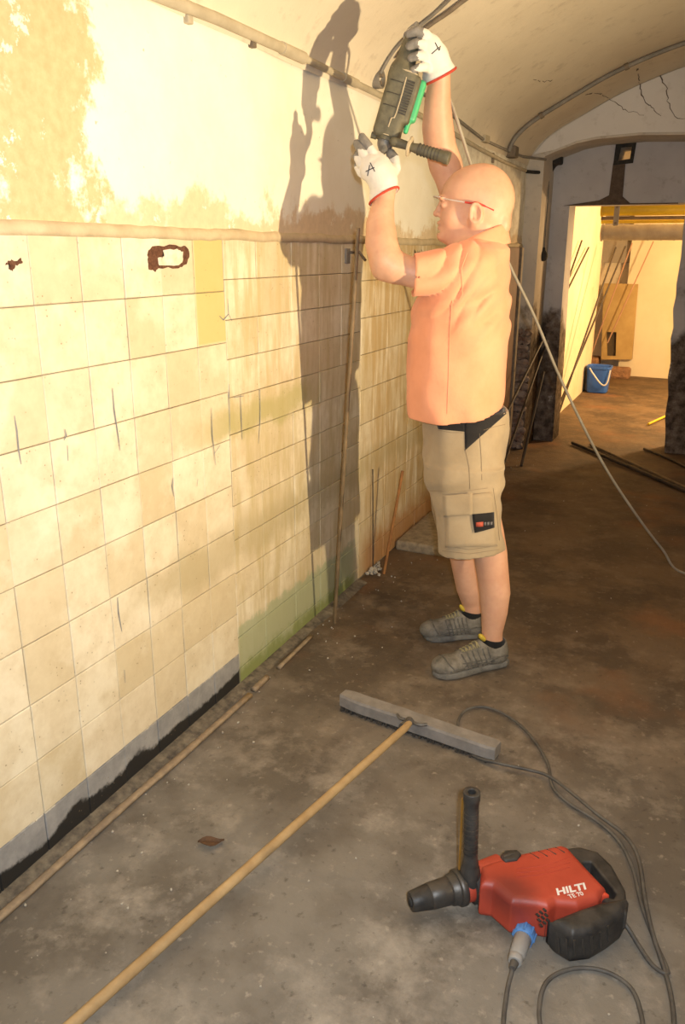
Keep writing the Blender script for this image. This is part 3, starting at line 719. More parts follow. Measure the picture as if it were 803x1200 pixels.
# eyes, brows
eyem = simple('eye_white', (.75, .70, .66), (.7, .65, .6), 30, .2, bmp=0); irism = simple('iris', (.08, .10, .12), (.05, .06, .08), 90, .2, bmp=0)
browm = simple('pale_brow_hair', (.42, .25, .15), (.36, .2, .12), 200, .9)
for s in (-1, 1):
    bm = bmesh.new(); bmesh.ops.create_uvsphere(bm, u_segments=16, v_segments=10, radius=.0115, matrix=Matrix.Translation(hp(520.2, 241, .0335*s)))
    e = obj('eyeball', bm, eyem, man, smooth=True)
    bm = bmesh.new(); bmesh.ops.create_uvsphere(bm, u_segments=12, v_segments=8, radius=.0055, matrix=Matrix.Translation(hp(520.2, 241, .0335*s)+FA*.0072))
    obj('iris', bm, irism, e, smooth=True)
    Vb = Vol(np.array(hp(516, 231, .03*s))-.04, np.array(hp(516, 231, .03*s))+.04, .0022)
    Vb.chain([(hp(514.6, 232.2, .012*s), .0025), (hp(514.4, 230, .028*s), .0032), (hp(518.5, 230.3, .046*s), .0018)], .002); Vb.mesh('eyebrow', browm, man)
# ---- loft helper for clothes: rows (v, front_u, back_u, half_width, dep)
def loft(V, rows, k=.02, fold=None, op='u', grow=0, p=2.3):
    Z, C, SH, LH, LO = [], [], [], [], []
    for v, f, b_, lh, dep in rows:
        A = M(f, v, dep); B = M(b_, v, dep); c = (A+B)/2
        Z.append(c.z); C.append((c-MC).dot(FA)); SH.append((A-B).length/2+grow); LH.append(lh+grow); LO.append((c-MC).dot(LF))
    o_ = np.argsort(Z); Z, C, SH, LH, LO = [np.array(x)[o_] for x in (Z, C, SH, LH, LO)]
    fa, lf = np.array(FA), np.array(LF); mc = np.array(MC)
    def f(P):
        z = P[..., 2]; q = P-mc; s = q@fa; l = q@lf
        c, sh, lh, lo = [np.interp(z, Z, x) for x in (C, SH, LH, LO)]
        x, y = (s-c)/sh, (l-lo)/lh
        r = (abs(x)**p+abs(y)**p)**(1/p)
        g = np.sqrt(((x/sh)**2+(y/lh)**2))/np.maximum(np.sqrt(x*x+y*y), 1e-6)
        d = (r-1)/np.maximum(g, 1e-3)
        if fold is not None: d = d+fold(s, l, z)
        return np.maximum(d, np.maximum(z-Z[-1], Z[0]-z))
    cs = [mc+fa*C[i]+lf*LO[i]+np.array([0, 0, Z[i]]) for i in range(len(Z))]
    m = max(SH.max(), LH.max())*1.05
    V.add(f, np.min(cs, 0)-np.array([m, m, 0]), np.max(cs, 0)+np.array([m, m, 0]), k, op)
def vnoise(x, y, z, seed=0):
    r = np.random.RandomState(seed); s = 0
    for i in range(6):
        k = r.randn(3)*(1+i*.55); ph = r.rand()*6.28; s = s+np.sin(k[0]*x+k[1]*y+k[2]*z+ph)/(1+i*.55)
    return s/2.5
# ---- polo shirt
Vs = Vol((-1.16, 2.44, .88), (-.40, 3.30, 1.78), .0052)
def sfold(s, l, z):
    a = .009*vnoise(s*13, l*9, z*7, 3)
    a += .0075*np.sin((z-1.25)*62+s*45+3*np.sin(s*12))*np.clip(1-abs(z-1.38)/.22, 0, 1)*np.clip((s+.16)/.2, 0, 1)   # folds raying from the armpit
    a += .006*np.sin(s*48+3*np.sin(z*9))*np.clip((1.12-z)/.2, 0, 1)
    return a
loft(Vs, [(284, 548, 594, .11, 0), (292, 530, 598, .165, 0), (304, 508, 599, .205, 0), (322, 494, 598.5, .225, 0), (345, 488, 598, .228, 0), (375, 482, 596, .222, 0), (410, 478.5, 593, .218, 0), (440, 476.5, 591, .216, 0), (465, 476.5, 589.5, .216, 0), (500, 480, 588, .214, 0)], .03, sfold)
for s in (-1, 1): Vs.rc(M(562, 297, .03*s), M(548, 316, .165*s), R(20, 560, 297), R(27, 548, 316), .035)
def ffold(P):
    return 0
Vs.chain([(M(550, 318, .165), R(29, 550, 318)), (M(515, 322, .195), R(26.5, 515, 322)), (M(478, 324, .22), R(23.5, 487, 324))], .04)
Vs.chain([(M(550, 316, -.165), R(26, 550, 316)), (M(553, 288, -.20), R(23, 556, 288)), (M(545, 262, -.2), R(21, 545, 262))], .03)
# fold relief over sleeve and shoulder
def relief(V, lo, hi, fn):
    sl, P = V.sub(lo, hi); V.v[sl] += fn(P).astype(np.float32)
sa, sb_ = np.array(M(487, 324, .22)), np.array(M(550, 318, .165)); sd = (sb_-sa)/np.linalg.norm(sb_-sa)
def rel(P):
    q = P-sa; t = q@sd; f_ = P@np.array(LF); z = P[..., 2]; wgt = np.clip(1-np.linalg.norm(P-(sa+sd*.11), axis=-1)/.26, 0, 1)
    th = (z-sa[2])*38-t*34
    w1 = np.sin(th+1.6*np.sin(t*23)+f_*14); return wgt*(.019*(1-np.sqrt(abs(w1)+.02))+.006*np.sin(th*2.1+t*40+1))
relief(Vs, sa-.3, sa+.5, rel)
armdir = (M(462, 322, .215)-M(549, 322, .165)).normalized()
def planecut(V, p, n, lo, hi):
    n = np.array(n.normalized()); sl, P = V.sub(lo, hi); V.v[sl] = np.maximum(V.v[sl], ((P-np.array(p))@n).astype(np.float32))
cn = (armdir+UP*.04).normalized()
planecut(Vs, M(484, 325, .21), cn, np.array(M(470, 335, .2))-[.2, .26, .15], np.array(M(470, 335, .2))+[.3, .3, .22])
# restore nothing beyond: the belly lies behind the plane only for low z, so rebuild it
loft(Vs, [(350, 487.5, 560, .20, -.02), (375, 482, 596, .222, 0), (410, 478.5, 593, .218, 0), (440, 476.5, 591, .216, 0), (465, 476.5, 589.5, .216, 0), (500, 480, 588, .214, 0)], .012, sfold)
# openings
Vs.rc(M(530, 323, .19), M(470, 323, .218), R(17, 500, 323), R(22, 487, 323), .003, 's')
Vs.rc(M(564, 272, 0), M(562, 292, 0), R(30, 565, 280), R(28, 565, 292), .004, 's')
Vs.rc(M(553, 288, -.20), M(542, 245, -.20), R(16, 545, 262), R(19, 545, 262), .004, 's')
hemc = M(530, 496, .2); h2 = M(588, 473, .0); h3 = M(482, 488, .1)
hn = (h2-hemc).cross(h3-hemc); hn = hn if hn.z < 0 else -hn
Vs.cut(hemc, hn)
loft(Vs, [(478, 484, 584, .20, 0), (520, 484, 584, .205, 0)], .003, None, 's')
shirt = Vs.mesh('polo_shirt', shirt_m, man)
# collar: stand plus turned-down fall
def ringpts(c, ax, ay, ra, rb, n, a0, a1, up_=Vector((0, 0, 0)), pw=1):
    return [c+ax*(ra*math.cos(a))+ay*(rb*math.sin(a))+up_ for a in [a0+(a1-a0)*i/n for i in range(n+1)]]
cc = M(559, 283, 0); tilt = (M(595, 268, 0)-M(524, 297, 0)).normalized(); n_ = tilt.cross(LF); n_ = n_ if n_.z > 0 else -n_
N = 48; a0, a1 = math.radians(180+14), math.radians(540-14)
prf = [(-.006, -.022), (-.006, .0), (.000, .018), (.008, .023), (.016, .016), (.024, -.004), (.033, -.026), (.036, -.034)]
bm = bmesh.new(); rows_ = []
for i in range(N+1):
    a = a0+(a1-a0)*i/N; front = max(0, -math.cos(a)); r = []
    for j, (o_, h_) in enumerate(prf):
        drop = 1+.35*front if j > 4 else 1; bk = max(0, math.cos(a)); o_ = o_*(1-.62*bk) if o_ > 0 else o_; h_ = h_*(1+.5*bk) if h_ < 0 else h_
        r.append(bm.verts.new(cc+tilt*(math.cos(a)*(R(36, 560, 280)+o_-.002))+LF*(math.sin(a)*(.092+o_))+(n_*.35+UP*.65)*(h_*drop)-n_*(.012*front)))
    rows_.append(r)
for A, B in zip(rows_, rows_[1:]):
    for k in range(len(prf)-1): bm.faces.new((A[k], A[k+1], B[k+1], B[k]))
o = obj('collar', bm, shirt_m, man, smooth=True); sm_ = o.modifiers.new('s', 'SOLIDIFY'); sm_.thickness = .0035
ss = o.modifiers.new('ss', 'SUBSURF'); ss.levels = 1; ss.render_levels = 1
# button placket glimpse
bm = bmesh.new(); bmesh.ops.create_uvsphere(bm, u_segments=10, v_segments=6, radius=.006, matrix=Matrix.Translation(M(529, 293, .03)))
obj('button', bm, simple('dark_button', (.03, .03, .035), (.05, .05, .05), 20, .3), man, smooth=True)
# ---- shorts
Vk = Vol((-1.04, 2.5, .36), (-.42, 3.28, 1.0), .0052)
def kfold(s, l, z):
    return .008*vnoise(s*12, l*12, z*9, 8)+.0045*np.sin(z*60+s*22)*np.clip(1-abs(z-.72)/.12, 0, 1)+.0035*np.sin(s*60+l*30)*np.clip((.62-z)/.2, 0, 1)
loft(Vk, [(478, 496, 594, .165, 0), (500, 495.5, 596.5, .178, 0), (531, 495, 594, .185, 0), (552, 497, 589, .185, 0), (566, 502, 585, .17, 0)], .03, kfold)
loft(Vk, [(545, 500, 590, .098, .09), (575, 504, 586.5, .100, .095), (600, 507.5, 588, .102, .10), (630, 512, 591, .106, .105), (662, 516.5, 594, .110, .105)], .025, kfold)
loft(Vk, [(545, 500, 580, .098, -.09), (575, 504, 572, .10, -.10), (600, 509, 572, .10, -.105), (630, 514, 573, .10, -.11), (660, 519, 574, .10, -.11)], .025, kfold)
kn = (M(593, 648, .1)-M(515, 651.5, .1)).cross(LF); kn = kn if kn.z < 0 else -kn
Vk.cut(M(550, 654, .2), kn)
Vk.rc(M(560, 630, .10), M(566, 670, .10), .088, .10, .003, 's'); Vk.rc(M(545, 630, -.11), M(545, 670, -.11), .085, .09, .003, 's')
shorts = Vk.mesh('work_shorts', khaki, man)
# surface projection for pockets and seams
bpy.context.view_layer.update()
from mathutils.bvhtree import BVHTree
def tree(o):
    me = o.data; return BVHTree.FromPolygons([vv.co.copy() for vv in me.vertices], [tuple(p.vertices) for p in me.polygons])
def worldtree(o):
    mw = wm(o); me = o.data; return BVHTree.FromPolygons([mw @ vv.co for vv in me.vertices], [tuple(p.vertices) for p in me.polygons])
TK = worldtree(shorts); TS = worldtree(shirt)
def hit(T, u, v):
    r = T.ray_cast(Vector((0, 0, CAM_H)), ray(u, v).normalized())
    return (r[0], r[1] if r[1].dot(ray(u, v)) < 0 else -r[1]) if r[0] is not None else (None, None)
def patch(name, T, quad, m, parent, off=.003, nu=10, nv=10, thick=.003, maskfn=None):
    """cloth patch hugging a surface: quad of pixel corners measured on the garment"""
    bm = bmesh.new(); G = []
    for i in range(nu+1):
        row = []
        for j in range(nv+1):
            a, b_ = i/nu, j/nv; u = [(1-a)*(1-b_)*quad[0][k]+a*(1-b_)*quad[1][k]+a*b_*quad[2][k]+(1-a)*b_*quad[3][k] for k in (0, 1)]
            p, n = hit(T, *u); row.append(bm.verts.new(p+n*off) if p is not None else None)
        G.append(row)
    for i in range(nu):
        for j in range(nv):
            q = (G[i][j], G[i+1][j], G[i+1][j+1], G[i][j+1])
            if all(q): bm.faces.new(q)
    bmesh.ops.delete(bm, geom=[x for x in bm.verts if not x.link_faces], context='VERTS')
    bm.normal_update()
    if sum(f.normal.dot(f.calc_center_median()-Vector((0, 0, CAM_H))) for f in bm.faces) > 0: bmesh.ops.reverse_faces(bm, faces=bm.faces)
    o = obj(name, bm, m, parent, smooth=True, recalc=False); s_ = o.modifiers.new('s', 'SOLIDIFY'); s_.thickness = thick; s_.offset = -1
    return o
def seam(T, pix, m, parent, r=.0009, name='seam', off=.001):
    P = []
    for a, b_ in zip(pix, pix[1:]):
        for k in range(6):
            p, n = hit(T, a[0]+(b_[0]-a[0])*k/6, a[1]+(b_[1]-a[1])*k/6)
            if p is not None: P.append(p+n*off)
    if len(P) > 1: return tube_obj(name, P, r, m, parent, 5)
shN = shorts
patch('hip_insert', TK, [(510, 490), (545, 489), (545, 506), (514, 503)], blackc, shN, .0015, 12, 8)
patch('hip_insert', TK, [(544.5, 489), (592, 478), (593, 485), (545, 528)], blackc, shN, .0017, 12, 10)
pk = patch('cargo_pocket', TK, [(522, 582), (576, 577), (581, 640), (524, 641)], khaki, shN, .010, 12, 12, .010)
patch('pocket_flap', TK, [(521, 579), (554, 577), (554, 602), (522, 604)], khaki, shN, .015, 8, 8, .003)
pt = patch('logo_patch', TK, [(553.5, 601), (576, 600), (577, 618), (556, 624)], blackc, shN, .016, 6, 6, .002)
patch('logo_mark', TK, [(557.5, 611), (565, 610.5), (565, 616), (557.5, 616.5)], simple('logo_red', (.50, .09, .05), (.4, .07, .04), 40, .6), shN, .0175, 2, 2, .0006)
lgm = simple('logo_grey', (.16, .15, .15), (.13, .12, .12), 40, .6)
for x in (566, 569.2, 572.4): patch('logo_letter', TK, [(x, 611), (x+2.2, 610.8), (x+2.2, 614.5), (x, 614.8)], lgm, shN, .0175, 1, 1, .0006)
for s_ in ([(545, 524), (550, 548), (551, 578)], [(562, 508), (564, 535), (565, 568)], [(513, 504), (530, 507), (545, 507)], [(567, 504), (580, 500), (594, 497)], [(524, 640), (550, 644), (580, 640)],
           [(503, 575), (540, 576), (578, 571)], [(514, 645), (550, 649), (592, 643)], [(578, 572), (582, 600), (586, 640)], [(524, 608), (540, 607), (553, 606)]):
    seam(TK, s_, stitch, shN)
seam(TS, [(548, 296), (541, 315), (542, 345), (538, 352)], shirt_m, shirt, .0016); seam(TS, [(530, 352), (527, 400), (526, 440), (524, 494)], shirt_m, shirt, .0012)
# ---- socks and shoes
shoem = simple('worn_grey_mesh', (.12, .11, .09), (.23, .21, .175), 30, .85, bmp=.7, bscale=160, bdist=.004)
solem = simple('dusty_sole', (.20, .19, .17), (.12, .115, .10), 30, .85, bmp=.4); panelm = simple('dark_overlay', (.085, .078, .066), (.15, .14, .12), 60, .8, bmp=.4)
tabm = simple('yellow_tab', (.62, .46, .05), (.5, .37, .04), 40, .6); lacem = simple('yellowed_lace', (.34, .30, .16), (.22, .20, .13), 60, .9)
def shoe(ank, heel, toe, label):
    d = (toe-heel); ln = d.length; d = d.normalized(); side = UP.cross(d); fr = (d, side, UP)
    def L(t, s, z): return heel+d*(t*ln)+side*s+UP*z
    sk = Vol(np.array(ank)-[.09, .09, .09], np.array(ank)+[.09, .09, .07], .004)
    sk.chain([(L(.20, 0, .06), .040), (Vector((ank.x, ank.y, ank.z-.01)), .0455), (Vector((ank.x, ank.y, ank.z+.0))+UP*.045, .0465)], .01)
    sk.cut(ank+UP*.036, UP-d*.12)
    sock = sk.mesh('sock', sockm, man)
    V = Vol(np.minimum(np.array(heel), np.array(toe))-[.09, .09, .01], np.maximum(np.array(heel), np.array(toe))+[.09, .09, .15], .0038)
    V.ell(L(.17, 0, .045), (.055, .040, .05), fr, .02)
    V.ell(L(.45, 0, .045), (.085, .044, .045), fr, .03)
    V.ell(L(.74, -.002, .038), (.075, .052, .034), fr, .03)
    V.ell(L(.84, 0, .038), (.055, .047, .036), fr, .02)
    V.rc(L(.19, 0, .06), L(.17, 0, .086), .046, .044, .02)
    V.rc(L(.33, 0, .075), L(.60, 0, .055), .036, .032, .02)
    V.rc(L(.34, 0, .11), L(.44, 0, .085), .022, .024, .012)         # tongue
    V.chain([(L(.27, 0, .138), .044), (L(.20, 0, .112), .043)], .004, 's')
    V.cut(L(0, 0, .022), -UP)
    up_ = V.mesh('shoe', shoem, man)
    T = worldtree(up_)
    poly_ = []
    for t, s_ in ((.0, 0), (.01, .022), (.07, .038), (.2, .041), (.4, .041), (.6, .050), (.76, .056), (.9, .048), (.975, .026), (1.0, 0)): poly_.append((t*ln, s_))
    poly_ = poly_+[(a, -b_*.96) for a, b_ in poly_[-2:0:-1]]
    sv = Vol(np.minimum(np.array(heel), np.array(toe))-[.09, .09, .01], np.maximum(np.array(heel), np.array(toe))+[.09, .09, .06], .0036)
    sv.poly(poly_, .0, .028, .009, .002, org=tuple(heel), fr=fr)
    tk = sv.mesh('sole', solem, up_)
    def srf(t, s, z, off=.001):
        o_ = L(t, 0, .05) if z < .06 else L(t, 0, z*.7); tgt = L(t, s, z); dr_ = (tgt-o_).normalized()
        r = T.ray_cast(o_+dr_*.35, -dr_); return (r[0]+dr_*off) if r[0] is not None else tgt
    for sg in (-1, 1):
        for i in range(6):
            t = .30+i*.065
            tube_obj('overlay_strip', [srf(t-.02, .05*sg, .028), srf(t, .05*sg, .05), srf(t+.03, .034*sg, .075), srf(t+.035, .022*sg, .09)], .0032, panelm, up_, 5, 3)
        tube_obj('overlay_strip', [srf(.04+.1*i, .055*sg, .036+.004*math.sin(i*2)) for i in range(9)], .003, panelm, up_, 5, 3)
        tube_obj('overlay_strip', [srf(.06, .04*sg, .05), srf(.14, .05*sg, .062), srf(.26, .045*sg, .056), srf(.36, .05*sg, .04)], .0035, panelm, up_, 5, 3)
    for z_, ts in ((.045, .26), (.058, .28)):
        for sg in (-1, 1): tube_obj('overlay_strip', [srf(ts+.05*i, .05*sg, z_) for i in range(9)], .0022, panelm, up_, 5)
    tube_obj('toe_overlay', [srf(.80, .06, .04), srf(.86, .03, .06), srf(.87, 0, .07), srf(.86, -.03, .06), srf(.80, -.06, .04)], .0032, panelm, up_, 5, 3)
    for i in range(5):
        t = .44+i*.045
        tube_obj('lace', [srf(t, .022, .10, .003), srf(t+.01, .0, .12, .004), srf(t+.02, -.022, .10, .003)], .0028, lacem, up_, 6, 3)
        tube_obj('lace', [srf(t, -.022, .10, .003), srf(t+.01, .0, .12, .005), srf(t+.025, .022, .10, .003)], .0024, lacem, up_, 6, 3)
    V2 = Vol(np.array(L(.36, 0, .13))-.05, np.array(L(.36, 0, .13))+.05, .003)
    V2.ell(L(.365, 0, .128), (.010, .013, .021), ((d*.75+UP*-.66).normalized(), side, (UP*.75+d*.66).normalized()), .002); V2.mesh('tongue_tab', tabm, up_)
    return up_
shoe(ankN, heelN, toeN, 'near'); shoe(ankF, heelF, toeF, 'far')
# ---- gloves
def glove(pieces, coat, cuffpts, lo, hi):
    V = Vol(lo, hi, .0034)
    for ch_ in pieces: V.chain([(M(u, v, d), R(r, u, v, d)) for u, v, d, r in ch_], .0022 if len(ch_) > 2 and ch_[0][3] < 8 else .014)
    V.chain([(M(u, v, d), R(r, u, v, d)) for u, v, d, r in cuffpts], .016)
    a, b_ = M(*cuffpts[-1][:3]), M(*cuffpts[-2][:3])
    ra_, rb_ = R(cuffpts[-1][3], *cuffpts[-1][:3]), R(cuffpts[-2][3], *cuffpts[-2][:3])
    V.chain([(a, ra_), (a+(a-b_)*1.2, ra_+(ra_-rb_)*.6)], .004)
    V.cut(a, (a-b_)+cuffn)
    c_in = [(M(u, v, d), R(r, u, v, d)-.0035) for u, v, d, r in cuffpts[-2:]]
    e = (c_in[1][0]+(c_in[1][0]-c_in[0][0])*1.5, c_in[1][1]+.004)
    V.chain([(c_in[0][0].lerp(c_in[1][0], .5), c_in[1][1]*.9), e], .002, 's')
    o = V.mesh('work_glove', None, man, [glovem, coatm], coat)
    ctr = a; ax = ((a-b_)+cuffn).normalized(); s1 = ax.orthogonal().normalized(); s2 = ax.cross(s1); T = worldtree(o); P = []
    for i in range(33):
        t = 2*math.pi*i/32; dr_ = s1*math.cos(t)+s2*math.sin(t); q = ctr-ax*.004
        r = T.ray_cast(q+dr_*.12, -dr_); P.append((r[0] if r[0] is not None else q+dr_*.04)+dr_*.0003)
    tube_obj('red_cuff_edge', P, .0042, redtrim, o, 7); return o
TPa, TPb = M(451, 172, .02), M(490, 42, .0)     # tool axis
def near_tips(tips, rad):
    tp = [np.array(M(*t[:3])) for t in tips]; rr = [t[3] for t in tips]
    def f(c):
        m = np.zeros(len(c), bool)
        for p, r in zip(tp, rr): m |= (np.linalg.norm(c-p, axis=1)+.004*vnoise(c[:, 0]*90, c[:, 1]*90, c[:, 2]*90, 5)) < r
        return m
    return f
# left hand: back of the hand to the camera, fingers up along the tool nose
cuffn = Vector((0, 0, 0))
Lp_ = [[(450, 214, .112, 14.5), (443, 203, .100, 16.0), (438, 194, .092, 13.5)],
       [(443, 207, .118, 12), (434, 199, .105, 12), (431, 192, .098, 9)], [(452, 210, .10, 13.5), (454, 203, .088, 11)], [(446, 192, .088, 11), (441, 184, .08, 7.5)],
       [(444, 190, .098, 5.6), (437, 178.5, .096, 5.3), (429, 167, .086, 5.0), (424.5, 160.5, .076, 4.5)],
       [(436, 193, .106, 5.6), (428.5, 184, .102, 5.2), (421, 173.5, .088, 4.8), (418, 168, .074, 4.3)],
       [(431, 199, .104, 5.4), (423, 192.5, .100, 5.0), (418, 184, .084, 4.6), (419.5, 180, .064, 4.2)],
       [(430, 207, .096, 5.2), (423, 202.5, .092, 4.8), (419, 195, .076, 4.4), (420.5, 191, .058, 4.1)],
       [(456, 207, .085, 8.2), (463, 197, .052, 7.0), (462, 186, .030, 6.2), (458, 180, .022, 5.6)]]
cuffn = -FA*.014
gl = glove(Lp_, near_tips([(425, 163, .08, .045), (419, 172, .08, .030), (419, 187, .07, .030), (459, 180, .03, .024)], .03), [(446, 204, .108, 14), (449, 217, .114, 15.5), (451, 231, .118, 18.0)], np.array(M(440, 195, .09))-.16, np.array(M(440, 195, .09))+.16)
# right hand: wrapped round the tool's rear grip
cuffn = -FA*.004
Rp_ = [[(514, 80, -.035, 14.5), (510, 66, -.012, 15.5), (505, 55, .010, 13)],
       [(505, 72, -.02, 11), (503, 60, .00, 12), (500, 50, .012, 10)],
       [(506, 50, .015, 6.6), (499, 41, .036, 6.2), (489, 36.5, .044, 5.6), (480, 40, .040, 5.0)],
       [(503, 53, .012, 6.8), (494, 43, -.015, 6.5), (484, 38, -.028, 6.0), (478, 42, -.032, 5.6)],
       [(503, 60, .012, 6.2), (496, 52, .040, 5.8), (488, 50.5, .048, 5.3), (480, 54, .044, 4.8)],
       [(503, 70, .008, 6.0), (496, 65.5, .036, 5.5), (489, 65.5, .046, 5.1), (482, 68, .044, 4.6)],
       [(503, 79, .002, 5.6), (497, 78.5, .032, 5.2), (491, 79.5, .043, 4.8), (485, 82, .042, 4.3)]]
gr_ = glove(Rp_, near_tips([(478, 40, .03, .058), (481, 59, .045, .030), (483, 74, .045, .026), (486, 87, .04, .018)], .03), [(512, 74, -.028, 14), (514, 83, -.038, 16.5), (515.5, 91, -.044, 20.5)], np.array(M(500, 65, 0))-.17, np.array(M(500, 65, 0))+.17)
inkm = simple('marker_ink', (.02, .02, .03), (.03, .03, .04), 20, .7, bmp=0)
TL = worldtree(gl); TR = worldtree(gr_)
for s_ in ([(431, 206), (434, 191)], [(434, 191), (440.5, 203)], [(429, 201), (441, 195.5)]): seam(TL, s_, inkm, gl, .0016, 'ink_mark')
for s_ in ([(506, 63), (516, 54)], [(510, 50), (515.5, 61)], [(516, 54), (514.5, 60)]): seam(TR, s_, inkm, gr_, .0016, 'ink_mark')
# ---- safety glasses
fm = simple('red_temple', (.55, .05, .04), (.45, .04, .03), 30, .35, bmp=0)
lm_, nt, b = newmat('clear_lens', .03, 0, .5); b.inputs['Base Color'].default_value = (.8, .8, .8, 1)
_t = nd(nt, 'ShaderNodeBsdfTransparent'); _g = nd(nt, 'ShaderNodeBsdfGlossy'); _g.inputs['Roughness'].default_value = .05; _f = nd(nt, 'ShaderNodeValue'); _f.outputs[0].default_value = .10
_m = nd(nt, 'ShaderNodeMixShader'); nt.links.new(_f.outputs[0], _m.inputs[0]); nt.links.new(_t.outputs[0], _m.inputs[1]); nt.links.new(_g.outputs[0], _m.inputs[2]); nt.links.new(_m.outputs[0], nt.nodes['Material Output'].inputs[0])
gs = M(517, 236, 0)
bm = bmesh.new(); G = []
for i in range(21):
    a = -1.22+2.44*i/20; row = []
    for j in range(7):
        z_ = -.5+j/6; x = math.cos(a)*.040-.040; y = math.sin(a)*.070; hh = .034*(1-.30*abs(math.sin(a))**3)*(1 if z_ > 0 else 1-.32*math.exp(-(y/.013)**2))
        row.append(bm.verts.new(hp(510.5, 237.5)+FA*(x+.004+.004*z_)+LF*y+UP*(z_*hh+.002)))
    G.append(row)
for i in range(20):
    for j in range(6): bm.faces.new((G[i][j], G[i+1][j], G[i+1][j+1], G[i][j+1]))
spec = obj('safety_glasses', bm, lm_, man, smooth=True)
rimm, nt, b = newmat('clear_rim', .2, 0, .5); b.inputs['Base Color'].default_value = (.8, .74, .7, 1); b.inputs['Transmission Weight'].default_value = .5
top = [hp(510.5, 237.5)+FA*(math.cos(a)*.040-.034+.002)+LF*math.sin(a)*.070+UP*(.019*(1-.30*abs(math.sin(a))**3)) for a in np.linspace(-1.22, 1.22, 17)]
tube_obj('top_rim', top, .0022, rimm, spec, 6)
for s in (-1, 1):
    tube_obj('clear_temple', [hp(519.5, 232.5, .068*s), hp(530, 234.5, .079*s), hp(545, 237, .083*s)], .0022, rimm, spec, 6, 4)
    tube_obj('red_temple', [hp(545, 237, .083*s), hp(553, 238, .088*s), hp(558, 237.6, .088*s), hp(567, 241, .083*s), hp(579, 246.5, .077*s)], [.0036]*13+[.0022]*4, fm, spec, 6, 4)
# ================================================================== THE TOOL HE HOLDS
tolm = simple('dusty_olive_plastic', (.085, .078, .052), (.15, .135, .09), 26, .6, bmp=.3, bscale=80)
told = simple('dark_plastic', (.03, .028, .024), (.07, .062, .05), 30, .55, bmp=.2); grn = simple('green_plastic', (.05, .48, .20), (.10, .42, .18), 20, .4, bmp=0)
met = simple('worn_steel', (.30, .28, .25), (.14, .13, .11), 40, .55, .5); dust = simple('brick_dust', (.50, .42, .30), (.40, .33, .22), 60, .9)
Ta, Tb = M(453, 163, .02), M(488, 45, .0); TA = (Tb-Ta).normalized(); TWd = (TA.cross(LF)).normalized(); TWd = TWd if TWd.dot(FA) > 0 else -TWd; TD = TA.cross(TWd); TD = TD if TD.dot(LF) > 0 else -TD
TLn = (Tb-Ta).length
def tp(t, w_=0, d=0): return Ta+TA*(t*TLn)+TWd*w_+TD*d
TF = (TA, TWd, TD)
tool = thing('rotary_hammer', 'dusty olive power hammer held upright in the man\'s gloved hands', 'power tool', Ta)
V = Vol(np.array(tp(.5))-.30, np.array(tp(.5))+.30, .0042)
V.rbox(tp(.36, .004), (.115, .046, .040), TF, .020, .002)
V.rbox(tp(.24, .000), (.075, .040, .036), TF, .014, .004)
V.rbox(tp(.14, .004), (.045, .036, .034), TF, .014, .006)
V.chain([(tp(.62, .012), .040), (tp(.80, .012), .033), (tp(.97, .008), .030)], .02)
V.rbox(tp(.42, -.040), (.075, .018, .030), TF, .012, .006)
hs = V.mesh('housing', tolm, tool)
for t in (.66,): # shoulder step seam
    tube_obj('seam_band', [tp(t, .048, .0), tp(t, .044, .034), tp(t, .0, .042), tp(t, -.036, .036), tp(t, -.045, 0)], .0025, dust, tool, 5, 4)
tube_obj('housing_seam', [tp(.60, -.012, .0425), tp(.45, -.014, .0425), tp(.25, -.014, .0425), tp(.20, -.012, .0425), tp(.19, -.003, .0425), tp(.10, -.001, .041)], .0022, dust, tool, 5)
for k in range(13):
    bm = bmesh.new(); t = .26+k*.026; box(bm, (-.0025, -.013, -.004), (.0025, .013, .004)); bmesh.ops.transform(bm, matrix=Matrix.Translation(tp(t, -.031, .0395)) @ Matrix((TA, TWd, TD)).transposed().to_4x4(), verts=bm.verts)
    obj('grille_rib', bm, told, tool)
for k in range(3):
    tube_obj('moulded_rib', [tp(.30+.12*k, .044, .01), tp(.30+.12*k, .035, .041), tp(.30+.12*k, -.010, .043)], .0016, told, tool, 5, 4)
V = Vol(np.array(tp(.42, -.065))-.14, np.array(tp(.42, -.065))+.14, .0034)
V.rbox(tp(.44, -.060, -.016), (.066, .014, .018), TF, .010, .004); V.rbox(tp(.22, -.053, -.014), (.035, .008, .012), TF, .007, .01)
V.mesh('green_panel', grn, tool)
V = Vol(np.array(tp(-.04))-.09, np.array(tp(-.04))+.09, .0032)
V.rc(tp(.02), tp(-.045), .030, .027, .002); V.rc(tp(-.045), tp(-.10), .022, .017, .004)
V.mesh('steel_collar', met, tool)
tube_obj('clamp_ring', [tp(.012), tp(-.022)], .0365, tolm, tool, 20); tube_obj('clamp_ring', [tp(.022), tp(.030)], .039, dust, tool, 20)
tube_obj('clamp_knob', [tp(-.005, .034, .006), tp(-.005, .052, .006)], .011, tolm, tool, 10)
tube_obj('drill_bit', [tp(-.10), tp(-.22)], .009, met, tool, 10)
